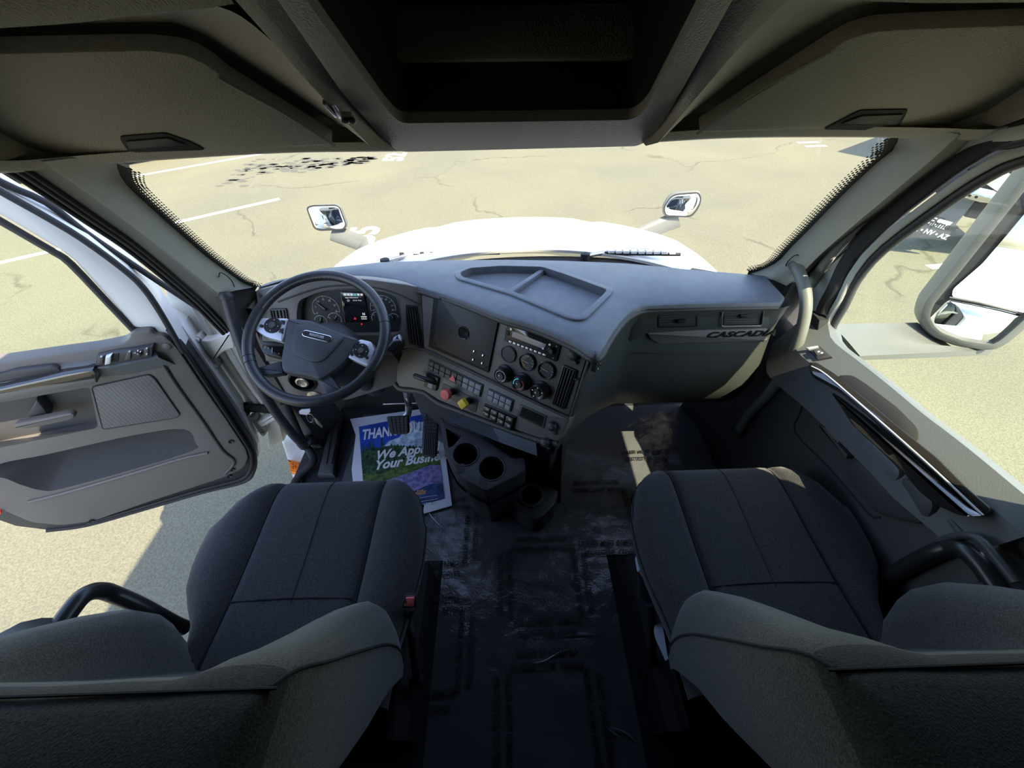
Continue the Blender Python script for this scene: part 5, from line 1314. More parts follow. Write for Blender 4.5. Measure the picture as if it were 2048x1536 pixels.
r = thing('radio', 'black car radio with violet display and white lower keys', 'radio', tuple(P('FA', *cen([(-0.0009, -0.0012), (0.1856, -0.0046), (0.1842, -0.0665), (-0.0023, -0.0615)]), 0)))
SL('faceplate', 'FA', rnd([(0.0005, 0.0001), (0.1879, -0.0034), (0.1867, -0.0643), (-0.0004, -0.0602)], .004), 0, .006, 'black plastic', r, bev=.002)
SL('display', 'FA', rnd([(0.0282, -0.0029), (0.1506, -0.0052), (0.1409, -0.0410), (0.0273, -0.0400)], .003), .006, .0075, 'screen glass', r, bev=.0005)
SL('lit_band', 'FA', [(0.0267, -0.0197), (0.1443, -0.0214), (0.1393, -0.0388), (0.0274, -0.0379)], .0075, .0079, 'radio display', r)
for q in cells([(0.0177, -0.0513), (0.1524, -0.0511), (0.1525, -0.0595), (0.0172, -0.0601)], 9, 1, .14):
    SL('key', 'FA', q, .006, .0085, 'silver plastic', r, bev=.0006)
a, b = [(0.1638, -0.0348)][0]
LA('volume_knob', 'FA', a, b, [(.0105, .006), (.010, .016), (.008, .017), (.0065, .0155), (0, .0155)], 'black plastic', r, seg=24)
for a, b in [(0.0199, -0.0156), (0.1550, -0.0187), (0.1369, -0.0378)]:
    LA('round_key', 'FA', a, b, [(.0034, .006), (.0034, .0085), (0, .0088)], 'silver plastic', r, seg=14)
SL('port', 'FA', [(0.0056, -0.0248), (0.0156, -0.0252), (0.0156, -0.0382), (0.0048, -0.0381)], .006, .0078, 'matte black', r)
for a, b in [(0.0042, -0.0124), (0.1772, -0.0160), (0.1741, -0.0550), (0.0025, -0.0483)]:
    LA('small_key', 'FA', a, b, [(.0022, .006), (.0022, .008), (0, .008)], 'button grey', r, seg=8)
t = thing('blank_cap', 'plain black round cap below the left end of the radio', 'cap', tuple(P('FA', *[(0.0221, -0.1011)][0], 0)))
a, b = [(0.0237, -0.0997)][0]
LA('cap', 'FA', a, b, [(.028, 0), (.028, .004), (.025, .006), (.0235, .004), (0, .005)], 'soft black', t, seg=32)
def dial(px, label, band):
    a, b = px[0]
    t = thing('air_gauge', label, 'gauge', tuple(P('FA', a, b, 0)), 'round dials below the radio')
    LA('bezel', 'FA', a, b, [(.0285, 0), (.0285, .007), (.026, .009), (.0235, .007)], 'black plastic', t, seg=32)
    LA('dial_face', 'FA', a, b, [(.024, .003), (0, .003)], 'soft black', t, seg=32)
    for k in range(9):
        an = math.radians(205 - 230 * k / 8); ca, sa = math.cos(an), math.sin(an)
        q = [(a + .0235 * kk * ca - w * sa, b + .0235 * kk * sa + w * ca) for kk, w in ((.78, -.0006), (.95, -.0006), (.95, .0006), (.78, .0006))]
        SL('tick', 'FA', q, .003, .0038, 'white print', t)
    for k, s in enumerate(('0', '60', '90', '150')):
        an = math.radians(150 - 140 * k / 3)
        TX('numeral', 'FA', s, a + .0135 * math.cos(an), b + .0135 * math.sin(an), .0062, 'grey print', t, d=.0035)
    if band:
        pts = [P('FA', a + .0165 * math.cos(math.radians(180 + 70 * i / 10)), b + .0165 * math.sin(math.radians(180 + 70 * i / 10)), .0036) for i in range(11)]
        TU('colour_band', pts, .0022, 'amber print', t, seg=6)
    q = [(a + x, b + y) for x, y in ((-.018, -.0005), (.006, -.003), (.006, -.0015), (-.018, .0007))]
    SL('needle', 'FA', q, .0045, .0055, 'white print', t)
    LA('lens', 'FA', a, b, [(.0235, .0068), (0, .0075)], 'gauge glass', t, seg=32)
dial([(0.0935, -0.1002)], 'round black dial with amber band, middle of the row below the radio', True)
dial([(0.1614, -0.1016)], 'plain round black dial beside the tall air vent', False)
def knob(px, label, ring, marks=0):
    a, b = px[0]
    t = thing('climate_knob', label, 'knob', tuple(P('FA', a, b, 0)), 'climate knobs in a row')
    LA('skirt', 'FA', a, b, [(.0305, 0), (.030, .006), (.027, .010), (.0255, .012)], 'black plastic', t, seg=32)
    LA('grip', 'FA', a, b, [(.0255, .010), (.0245, .030), (.0225, .032), (.0215, .031), (.0135, .029), (.012, .032), (.0105, .0335), (0, .033)], 'black plastic', t, seg=32)
    if marks:
        for k in range(marks):
            an = 2 * PI * k / marks + .4
            SL('mark', 'FA', circ(a + .0172 * math.cos(an), b + .0172 * math.sin(an), .0024, 6), .030, .0316, 'white print', t)
    else:
        n_ = 18
        pts = [P('FA', a + .018 * math.cos(math.radians(ring[1] + ring[2] * i / n_)), b + .018 * math.sin(math.radians(ring[1] + ring[2] * i / n_)), .0305) for i in range(n_ + 1)]
        TU('ring_mark', pts, .0011, ring[0], t, seg=6)
        if ring[0] == 'red plastic':
            pts = [P('FA', a + .018 * math.cos(math.radians(100 + 100 * i / n_)), b + .018 * math.sin(math.radians(100 + 100 * i / n_)), .0305) for i in range(n_ + 1)]
            TU('ring_mark', pts, .0011, 'lit blue', t, seg=6)
    LA('pointer', 'FA', a - .004, b + .001, [(.0035, .033), (.003, .0345), (0, .035)], 'lever grey', t, seg=10)
knob([(0.0236, -0.1688)], 'black climate knob with white ring, first of the row under the blank cap', ('white print', -60, 330))
knob([(0.0907, -0.1705)], 'black climate knob with red arc, middle of the row', ('red plastic', -110, 170))
knob([(0.1585, -0.1721)], 'black climate knob with five white symbols, nearest the tall air vent', None, 5)
def socket(f, px, px2, label):
    a, b = px[0]
    t = thing('power_socket', label, 'power socket', tuple(P(f, a, b, 0)), 'capped power sockets')
    LA('base_ring', f, a, b, [(.0175, 0), (.0175, .003), (.015, .005), (.014, .005)], 'soft black', t, seg=24)
    bm = bmesh.new(); lathe(bm, f, a, b, [(.0155, .003), (.0155, .010), (.0135, .015), (.008, .018), (0, .019)], 24)
    obj('cap', bm, 'soft black', t)
    TX('lettering', f, '12V', a, b, .008, 'grey print', t, d=.0192)
    c = px2[0]
    TU('cap_strap', [P(f, a + (c[0] - a) * .6, b + (c[1] - b) * .6, .008), P(f, c[0], c[1], .008)], .0028, 'soft black', t, seg=8)
    LA('strap_stud', f, c[0], c[1], [(.0045, 0), (.0045, .006), (.003, .008), (0, .009)], 'soft black', t, seg=12)
socket('FA', [(0.2329, -0.0245)], [(0.2468, -0.0442)], 'black capped power socket above the tall air vent')
socket('FL', [(-0.0431, -0.0520)], [(-0.0270, -0.0724)], 'black capped power socket just below the small dark display')
socket('FL', [(-0.0510, -0.1165)], [(-0.0354, -0.1330)], 'black capped power socket at the bottom corner of the centre stack')

# rocker switch banks
def bank(name, q, nx, ny, label, mats, face='soft black', d=.006, group='switch banks on the lower stack'):
    t = thing(name, label, 'switch bank', tuple(P('FL', *cen(q), 0)), group)
    SL('bezel', 'FL', rnd(inset(q, -.003), .003, 2), 0, .004, face, t, bev=.001)
    for i, c in enumerate(cells(q, nx, ny, .05)):
        SL('switch', 'FL', c, .003, .003 + d, mats(i, nx), t, bev=.0014)
    return t
b1 = bank('switch_bank', [(-0.5610, -0.0189), (-0.3212, -0.0238), (-0.3226, -0.0655), (-0.5614, -0.0537)], 9, 2, 'long bank of paired rocker switches with the red hazard triangle', lambda i, n: 'button grey' if (i % n) > 5 else 'button dark')
SL('hazard_triangle', 'FL', rnd([(-0.4419, -0.0278), (-0.4248, -0.0538), (-0.4585, -0.0542)], .002, 2), .009, .0125, 'red plastic', b1, bev=.001)
b2 = bank('switch_bank', [(-0.2925, -0.0268), (-0.1967, -0.0280), (-0.1982, -0.0690), (-0.2919, -0.0631)], 4, 2, 'short bank of grey blank switches above the black window switches', lambda i, n: 'button grey')
b3 = bank('switch_bank', [(-0.2962, -0.0871), (-0.1743, -0.0815), (-0.1739, -0.1316), (-0.2951, -0.1245)], 4, 2, 'bank of four tall raised black rockers at the lower edge of the stack', lambda i, n: 'black plastic', d=.012)
for i, c in enumerate(cells([(-0.2933, -0.0842), (-0.1721, -0.0786), (-0.1717, -0.1285), (-0.2924, -0.1214)], 4, 2, .32)):
    SL('icon', 'FL', c, .0145, .0157, 'grey print', b3)
t = thing('small_display', 'small dark display in a thin frame on the lower stack', 'display', tuple(P('FL', *cen([(-0.1695, -0.0326), (-0.0737, -0.0307), (-0.0716, -0.0757), (-0.1716, -0.0761)]), 0)))
SL('frame', 'FL', rnd([(-0.1694, -0.0299), (-0.0718, -0.0279), (-0.0700, -0.0746), (-0.1711, -0.0748)], .003, 2), 0, .003, 'lip plastic', t, bev=.001)
SL('screen', 'FL', rnd([(-0.1583, -0.0338), (-0.0790, -0.0338), (-0.0783, -0.0697), (-0.1625, -0.0687)], .003, 2), .003, .0042, 'gloss black', t)
SL('valve_recess', 'FL', rnd([(-0.4876, -0.0836), (-0.3277, -0.0844), (-0.3270, -0.1337), (-0.3410, -0.1378), (-0.4911, -0.1252)], .006), .0, .002, 'lip plastic', D, bev=.001)
# gear lever
t = thing('gear_lever', 'black drive selector lever in a square black gate beside the hazard switches', 'lever', tuple(P('FL', *[(-0.5429, -0.1030)][0], 0)))
SL('gate', 'FL', rnd([(-0.5628, -0.0706), (-0.5039, -0.0672), (-0.5087, -0.1242), (-0.5681, -0.1294)], .005), 0, .010, 'black plastic', t, bev=.003)
SL('gate_slot', 'FL', [(-0.5447, -0.0936), (-0.5232, -0.0917), (-0.5290, -0.1228), (-0.5487, -0.1207)], .010, .0108, 'button grey', t)
a, b = [(-0.5303, -0.0829)][0]; c_ = [(-0.5893, -0.0857)][0]
TU('handle', [P('FL', a + .02, b - .01, .008), P('FL', a, b, .03), P('FL', (a + c_[0]) / 2, (b + c_[1]) / 2, .034), P('FL', c_[0], c_[1], .035)], [.007, .009, .010, .009], 'black plastic', t, seg=12)
bm = bmesh.new(); e = P('FL', c_[0], c_[1], .035); bmesh.ops.create_icosphere(bm, subdivisions=2, radius=.0098, matrix=Matrix.Translation(e)); obj('handle_end', bm, 'black plastic', t)
# brake valves
def valve(px0, px1, n, rot, r, m, label):
    a, b = px0[0]; c = px1[0]
    t = thing('brake_valve', label, 'knob', tuple(P('FL', a, b, 0)), 'push pull brake valves')
    LA('stem', 'FL', a, b, [(.0125, 0), (.0125, .026), (.009, .028), (.009, .034)], 'matte black', t, seg=18)
    poly = [(a + r * math.cos(rot + 2 * PI * i / n), b + r * math.sin(rot + 2 * PI * i / n)) for i in range(n)]
    SL('knob', 'FL', rnd(poly, .003, 2), .03, .047, m, t, bev=.003, back=True)
    for k in range(3):
        q = [(a + x, b + y + (k - 1) * .0045) for x, y in ((-.009, -.0007), (.009, -.0007), (.009, .0007), (-.009, .0007))]
        SL('embossed_line', 'FL', q, .047, .0478, m, t)
valve([(-0.4397, -0.0979)], [(-0.4395, -0.0971)], 8, .39, .0205, 'red plastic', 'red octagonal push pull brake knob')
valve([(-0.3630, -0.1014)], [(-0.3664, -0.1065)], 4, .15, .0215, 'yellow plastic', 'yellow square push pull brake knob')
# hook plate on the edge of the stack
t = thing('hook_plate', 'small plate with four chrome bolts on the edge of the centre stack', 'bracket', (.235, .82, .80))
HF = mkframe([(0.2406, 0.7944, 0.8306)][0], (.55, .80, 0), (0, 0, 1))
SL('plate', HF, rect(-.012, -.03, .012, .03), -.012, .002, 'matte black', t, bev=.002, back=True)
for u, v in ((-.006, .02), (.009, .026), (-.007, -.02), (.008, -.012)):
    LA('bolt', HF, u, v, [(.0045, .0), (.0045, .006), (.003, .008), (0, .009)], 'chrome', t, seg=10)

# ---------------------------------------------------------------- cup holder console
t = thing('cup_console', 'black two hole cup holder console below the centre stack', 'cup holder', (-.1, .75, 0))
body = rnd([(-0.2271, 0.2019), (-0.2024, 0.0681), (-0.1837, 0.0227), (-0.1557, -0.0264), (-0.1152, -0.0638), (-0.0480, -0.1018), (-0.0341, -0.0965), (0.0035, -0.0780), (0.0612, -0.0497), (0.0885, -0.0299), (0.0859, 0.0183), (0.0487, 0.0142), (-0.0985, 0.1286), (-0.1951, 0.1691)], .012)
c1_ = [(-0.1210, 0.0358)][0]; c2_ = [(-0.0290, -0.0215)][0]
SL('tray', 'CU', body, -.11, 0, 'soft black', t, bev=.008, holes=[circ(c1_[0], c1_[1], .044, 28), circ(c2_[0], c2_[1], .044, 28), rnd([(-0.2011, 0.1459), (-0.1389, 0.1092), (-0.1671, 0.0696), (-0.1842, 0.0617)], .008)], hd=-.095)
for c, s0, s1 in ((c1_, [(-0.1573, -0.0004), (-0.1230, -0.0016), (-0.1238, -0.0332), (-0.1452, -0.0376)], 0), (c2_, [(-0.0678, -0.0558), (-0.0439, -0.0617), (-0.0481, -0.0964), (-0.0720, -0.0758)], 0)):
    pts = [P('CU', a, b, .001) for a, b in circ(c[0], c[1], .0455, 36)]
    TU('cup_ring', pts, .003, 'soft black', t, seg=8, closed=True)
    SL('cup_slot', 'CU', s0, -.002, .0015, 'cup liner', t)
    bm = bmesh.new(); a_ = [bm.verts.new(P('CU', u, v, -.002)) for u, v in circ(c[0], c[1], .0435, 28)]; b_ = [bm.verts.new(P('CU', u, v, -.094)) for u, v in circ(c[0], c[1], .038, 28)]
    bridge(bm, a_, b_); bm.faces.new(b_); obj('cup_liner', bm, 'cup liner', t)
bp = ccw(body)
bm = bmesh.new()
rr_ = []
for sc, dz in ((1, -.10), (.93, -.18), (.80, -.30), (.72, -.42)):
    cxx, cyy = cen(bp)
    rr_.append([P('CU', cxx + (a - cxx) * sc, cyy + .05 * (1 - sc) * 4 + (b - cyy) * sc, 0) + Vector((0, 0, dz)) for a, b in bp])
v = grid(bm, rr_, True)
obj('console_body', bm, 'soft black', t, ang=1.0)
bm = bmesh.new()
bx = [(-0.2543, 0.9788, 0.4528), (-0.0799, 0.8726, 0.4733), (0.0746, 0.7806, 0.4950)]
GR('back_wall', [[Vector(p) + Vector((0, .02, -.02)) for p in bx], [(-.24, .93, .43), (-.05, .83, .425), (.08, .77, .42)]], 'dash plastic', t, thick=.01)
t = thing('floor_cup_holder', 'single round cup holder at the floor end of the centre console', 'cup holder', (.06, .76, 0))
c3_ = [(0.0117, 0.0890)][0]
SL('holder_body', 'CUL', rnd([(-0.0970, 0.0949), (-0.0369, 0.1549), (0.0759, 0.1507), (0.1314, 0.1155), (0.1068, 0.0469), (0.0516, -0.0049), (0.0177, -0.0164), (-0.0089, 0.0031), (-0.0632, 0.0530)], .015), -.12, -.01, 'soft black', t, bev=.01, holes=[circ(c3_[0], c3_[1], .044, 28)], hd=-.09)
TU('cup_ring', [P('CUL', a, b, -.006) for a, b in circ(c3_[0], c3_[1], .047, 36)], .007, 'soft black', t, seg=8, closed=True)

# ---------------------------------------------------------------- pedals
t = thing('brake_pedal', 'brake pedal with square waffle rubber pad on a bent steel arm', 'pedal', tuple(P('PB', 0, 0, 0)))
pad = [(-0.0488, 0.0399), (0.0503, 0.0413), (0.0501, -0.0365), (0.0381, -0.0432), (-0.0279, -0.0424), (-0.0393, -0.0288)]
SL('pad', 'PB', rnd(pad, .008), -.015, 0, 'rubber', t, bev=.003, back=True)
for c in cells([(-0.0438, 0.0368), (0.0485, 0.0384), (0.0459, -0.0387), (-0.0312, -0.0380)], 5, 6, .1):
    SL('tread_block', 'PB', c, -.001, .004, 'rubber', t)
TU('pedal_arm', [(-0.5202, 1.3200, 0.2056), (-0.5253, 1.3200, 0.1534)] + [(-0.4771, 1.1862, 0.2318), (-0.4843, 1.1643, 0.2099), (-0.5066, 1.1495, 0.1952)], .013, 'steel', t, seg=8, flat=(.016, .008, (1, 0, 0)))
t = thing('accelerator_pedal', 'long black ribbed accelerator pedal right of the brake pedal', 'pedal', tuple(P('PA', 0, -.12, -.02)))
pad = crv2([(-0.0354, -0.1187), (-0.0321, 0.0487), (-0.0261, 0.1019), (-0.0144, 0.1216), (0.0049, 0.1273), (0.0270, 0.1163), (0.0340, 0.0902), (0.0341, 0.0326), (0.0309, -0.1213), (-0.0008, -0.1250)], 2, True)
SL('pad', 'PA', pad, -.016, 0, 'rubber', t, bev=.004, back=True)
for k in range(7):
    s = .10 + .8 * k / 6
    top_ = Vector([(-0.0231, 0.1073)][0]).lerp(Vector([(0.0307, 0.1097)][0]), s); bo = Vector([(-0.0332, -0.1152)][0]).lerp(Vector([(0.0309, -0.1175)][0]), s)
    TU('rib', [P('PA', top_.x, top_.y, .0), P('PA', bo.x, bo.y, .0)], .0032, 'rubber', t, seg=6)
for k in range(5):
    a = Vector([(-0.0280, 0.0565)][0]).lerp(Vector([(-0.0314, -0.0039)][0]), k / 4); b = Vector([(0.0343, 0.0571)][0]).lerp(Vector([(0.0335, -0.0054)][0]), k / 4)
    TU('cross_rib', [P('PA', a.x, a.y, .001), P('PA', b.x, b.y, .001)], .0034, 'rubber', t, seg=6)
TU('pedal_arm', [P('PA', .0, .10, -.01), P('PA', .0, .15, .01), (P('PA', 0, .15, .01) + Vector((0, .1, .12)))], .012, 'matte black', t, seg=8)
o = TU('toe_bar', [(-0.6595, 1.3300, 0.1062), (-0.4681, 1.3300, 0.1062)], .004, 'steel', None, seg=8)
tag(o, 'thin bright bar across the footwell behind the pedals', 'bar')

# keys
t = thing('key_ring', 'keys with a white tag hanging below the steering wheel', 'keys', [(-0.8520, 1.0600, 0.3674)][0])
KF = mkframe([(-0.8520, 1.0600, 0.3674)][0], (1, 0, 0), (0, .5, .86))
SL('key_tag', 'KN', [(-0.2823, -0.2311), (-0.2691, -0.2220), (-0.2316, -0.2193), (-0.2351, -0.2335), (-0.2582, -0.2535), (-0.2852, -0.2455)], .074, .08, 'key white', t, bev=.001, back=True)
TU('ring', crv([(-0.8563, 1.0600, 0.3511), (-0.8372, 1.0600, 0.3501), (-0.8377, 1.0600, 0.3266), (-0.8569, 1.0600, 0.3001), (-0.8666, 1.0600, 0.3144)], 4, True), .002, 'steel', t, seg=6, closed=True)
SL('key_blade', 'KN', [(-0.2364, -0.2701), (-0.2287, -0.2841), (-0.2223, -0.3356), (-0.2295, -0.3453), (-0.2421, -0.3076)], .074, .078, 'steel', t, bev=.0005, back=True)
SL('key_head', 'KN', [(-0.2591, -0.2723), (-0.2454, -0.2595), (-0.2378, -0.3079), (-0.2570, -0.3174)], .07, .078, 'matte black', t, bev=.002, back=True)
t = thing('release_knob', 'black knob handle on the floor edge below the left grab handle', 'knob', [(-0.9992, 1.1658, 0.0500)][0])
bm = bmesh.new(); RK = mkframe([(-0.9702, 1.1179, 0.1000)][0], (1, 0, 0), (0, .8, .6))
lathe(bm, RK, 0, 0, [(.018, -.10), (.022, -.02), (.028, .0), (.026, .02), (.012, .03), (0, .032)], 18)
obj('knob', bm, 'soft black', t)
TU('stem', [(-0.9702, 1.1179, 0.1000)] + [(-1.0260, 1.2241, 0.0000)], .012, 'soft black', t, seg=10)

# grab handles
def grab(pts, label, m):
    t = thing('grab_handle', label, 'handle', tuple(pts[-1]), 'grab handles at the windshield pillars')
    p = crv(pts, 6)
    TU('tube', p, .0175, m, t, seg=14)
    TU('end_collar', [p[0] + (p[0] - p[2]) * .5, p[0], p[1]], [.016, .022, .0178], m, t, seg=14)
    TU('end_collar', [p[-2], p[-1] + (p[-1] - p[-3]) * .3], .0195, 'soft black', t, seg=14)
grab([(0.9300, 1.1350, 0.9219), (0.9300, 1.0646, 0.8957), (0.9300, 1.0169, 0.8621), (0.9300, 0.9816, 0.8113), (0.9300, 0.9495, 0.7254), (0.9300, 0.9348, 0.6272), (0.9300, 0.9414, 0.5082), (0.9300, 0.9663, 0.3818), (0.9300, 0.9619, 0.2569)], 'bent grey grab handle running from the right pillar to the door sill', 'grip tube')
grab([(-0.9300, 1.1202, 0.8828), (-0.9300, 1.0877, 0.8103), (-0.9300, 1.0498, 0.7109), (-0.9300, 1.0237, 0.6033), (-0.9300, 1.0103, 0.4545), (-0.9300, 1.0151, 0.3018), (-0.9300, 1.0304, 0.1826)], 'dark grab handle running down the left pillar behind the steering wheel', 'soft black')
# ================================================================ FLOOR FILM AND PAPER
fp = [(-0.9012, 1.4667), (0.5827, 1.3998), (0.5429, 0.9893), (0.4946, 0.7900), (0.3601, 0.6228), (0.3483, 0.3451), (0.3458, 0.0953), (0.3347, -0.0310), (-0.2822, -0.0167), (-0.2813, 0.1110), (-0.2813, 0.3633), (-0.2910, 0.5971), (-0.3977, 0.6785), (-0.7339, 0.8577), (-0.9198, 1.0184)]
fx = [(.36, 1.38), (.36, 1.0)]
film = thing('protective_film', 'glossy wrinkled printed film covering the floor between the seats', 'film', (0, .6, -.004))
poly = [(-.80, 1.36), (.93, 1.36), (.93, .62), (.36, .58), (.345, .56), (.345, -.25), (-.292, -.25), (-.292, .56), (-.33, .60), (-.80, .62)]
bm = bmesh.new()
# fine grid inside outline with gentle wrinkles
nx, ny = 116, 108
def infilm(x, y):
    if y < .585: return -.292 <= x <= .345
    return -.80 <= x <= .93
vv = {}
from mathutils import noise as mn
for j in range(ny + 1):
    for i in range(nx + 1):
        x = -.80 + 1.73 * i / nx; y = -.25 + 1.61 * j / ny
        w = abs(mn.noise(Vector((x * 5, y * 5, 1.3)))) * .004 + abs(mn.noise(Vector((x * 17 + 2, y * 17, 4.1)))) * .0013
        vv[i, j] = (x, y, -.004 + w)
cache = {}
def V_(i, j):
    if (i, j) not in cache: cache[i, j] = bm.verts.new(vv[i, j])
    return cache[i, j]
for j in range(ny):
    for i in range(nx):
        cx = -.80 + 1.73 * (i + .5) / nx; cy = -.25 + 1.61 * (j + .5) / ny
        if infilm(cx, cy): bm.faces.new((V_(i, j), V_(i + 1, j), V_(i + 1, j + 1), V_(i, j + 1)))
obj('film_sheet', bm, 'protective film', film, ang=3)
def ring(cx, cy, rot=0, parts='tblr', w=.245):
    h = w * .56
    def two(s1, s2, u, v, r):
        c, s = math.cos(r), math.sin(r)
        for k, ss in ((.019, s1), (-.019, s2)):
            TX('lettering', 'F', ss, u - k * s, v + k * c, .026, 'dim print', film, rot=r, d=.0085, bold=.025, sx=.83)
    A, B = 'DEALER  MUST  REMOVE', 'PROTECTIVE  COVER'
    if 'b' in parts: two(A, B, cx, cy - h, 0)
    if 't' in parts: two(A, B, cx, cy + h, PI)
    if 'l' in parts: two(A, B, cx - h, cy, -PI / 2)
    if 'r' in parts: two(A, B, cx + h, cy, PI / 2)
r0 = [(0.0947, 0.4906)][0]; r1 = [(0.0829, 0.1105)][0]; r2 = [(-0.2243, 0.6858)][0]; r3 = [(-0.2220, 0.2901)][0]
ring(r0[0], r0[1], w=.26); ring(r1[0], r1[1], w=.26)
ring(r2[0] - .10, r2[1], parts='tbr'); ring(r3[0] - .10, r3[1], parts='tbr')
r4 = [(0.3035, 0.7258)][0]
ring(r4[0] + .06, r4[1] + .02, parts='tbr')
r5 = [(-0.8595, 1.1277)][0]
ring(r5[0] - .14, r5[1], parts='r')
r6 = [(0.6444, 1.0354)][0]
ring(r6[0] - .02, r6[1] + .14, parts='b', w=.25); ring(r0[0], r0[1] - .86, w=.26)
# creases in the film, their glints put into a pale colour
cr = bmesh.new()
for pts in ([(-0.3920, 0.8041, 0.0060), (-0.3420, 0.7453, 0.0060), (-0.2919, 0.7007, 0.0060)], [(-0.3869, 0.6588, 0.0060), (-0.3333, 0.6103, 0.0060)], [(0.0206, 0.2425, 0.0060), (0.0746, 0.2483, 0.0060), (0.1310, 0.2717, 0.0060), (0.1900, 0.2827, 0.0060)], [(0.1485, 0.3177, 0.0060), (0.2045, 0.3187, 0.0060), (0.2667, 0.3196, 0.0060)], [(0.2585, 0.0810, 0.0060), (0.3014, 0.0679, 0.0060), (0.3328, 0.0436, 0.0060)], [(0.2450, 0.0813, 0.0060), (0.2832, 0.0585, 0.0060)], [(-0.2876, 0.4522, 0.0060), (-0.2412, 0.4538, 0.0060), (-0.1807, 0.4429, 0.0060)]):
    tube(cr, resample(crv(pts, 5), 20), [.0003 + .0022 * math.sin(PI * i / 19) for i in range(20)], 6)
mat('film glint', (.25, .27, .30), .18)
obj('crease', cr, 'film glint', film, kind='stuff')

pm = thing('paper_mat', 'printed paper floor mat with THANK lettering and mountain picture under the pedals', 'paper mat', (-.55, 1.1, .004))
Q = [(-0.8560, 1.3172), (-0.3960, 1.3845), (-0.2760, 0.8084), (-0.6541, 0.7023)]
Q = [Vector(q) for q in Q]
def pq(s, t): return tuple((Q[0].lerp(Q[1], s)).lerp(Q[3].lerp(Q[2], s), t))
PF = (FR['F'][0] + Vector((0, 0, .013)), FR['F'][1], FR['F'][2], FR['F'][3])
def curl(s, t): return .0 + .03 * max(0, .12 - t) / .12 + .01 * max(0, .08 - s) / .08
def sheet(name, poly, d, m, parent=pm, sub=14):
    bm = bmesh.new()
    vs = [bm.verts.new(P(PF, *pq(s, t), d)) for s, t in poly]
    bm.faces.new(vs)
    return obj(name, bm, m, parent, ang=3)
SL('sheet', PF, [pq(0, 0), pq(.5, .0), pq(1, 0), pq(1, 1), pq(0, 1), pq(-.02, .5), pq(.05, .18)], -.004, 0, 'paper', pm)
p_ = sheet('picture', [(.09, .10), (.93, .06), (.93, .93), (.09, .93)], .0006, 'poster sky')
sheet('mountain', [(.25, .42), (.40, .30), (.52, .28), (.60, .20), (.66, .13), (.70, .12), (.74, .16), (.80, .15), (.85, .22), (.93, .27), (.93, .42)], .0010, 'poster mountain')
jag = [(.09, .44)]
random.seed(3)
for i in range(26):
    s = .09 + .84 * i / 25
    base = .40 - .05 * math.sin(s * 5)
    tall = .17 if s < .33 else .03
    jag += [(s, base - tall * random.random()), (s + .015, base)]
jag = [(min(.93, a), b) for a, b in jag] + [(.93, .62), (.09, .62)]
sheet('forest', jag, .0014, 'poster forest')
sheet('meadow', [(.09, .56), (.3, .60), (.45, .56), (.62, .48), (.75, .50), (.93, .52), (.93, .72), (.09, .72)], .0018, 'poster meadow')
sheet('flowers', [(.09, .70), (.35, .66), (.60, .64), (.82, .61), (.93, .63), (.93, .85), (.09, .86)], .0022, 'poster flowers')
sheet('lake', [(.09, .80), (.5, .82), (.8, .78), (.93, .80), (.93, .93), (.09, .93)], .0026, 'poster lake')
rx = (Q[1] - Q[0]); ra = math.atan2(rx.y, rx.x)
up_ = (Q[0] - Q[3]).normalized()
for s, st, sx_, sz, dd, sh in (('THANK YOU', (.12, .20), .55, .078, .003, 0), ('We Appreciate', (.24, .425), .86, .062, .003, .28), ('Your Business', (.22, .515), .86, .062, .003, .28)):
    u, v = pq(*st)
    TX('lettering', PF, s, u, v, sz * 1.15, 'white print', pm, rot=ra, d=dd, bold=.03, align='LEFT', shear=sh, sx=sx_)
u, v = pq(.66, .83); TX('lettering', PF, 'Hills', u, v, .034, 'tan print', pm, rot=ra, d=.0034, bold=.02, shear=.3)
for k in range(3):
    u, v = pq(.70, .875 + .03 * k)
    TX('lettering', PF, ('equipment and service', 'trucks and parts', '800 1328')[k] if k == 2 else '\u2014' * 7, u, v, .018, 'white print', pm, rot=ra, d=.0034)

# ================================================================ SEATS
def lerp(tab, x):
    for i in range(len(tab) - 1):
        a, b = tab[i], tab[i + 1]
        if x <= b[0]:
            t = (x - a[0]) / (b[0] - a[0])
            t = max(0, t)
            return tuple(a[k] + (b[k] - a[k]) * t for k in range(1, len(a)))
    return tab[-1][1:]

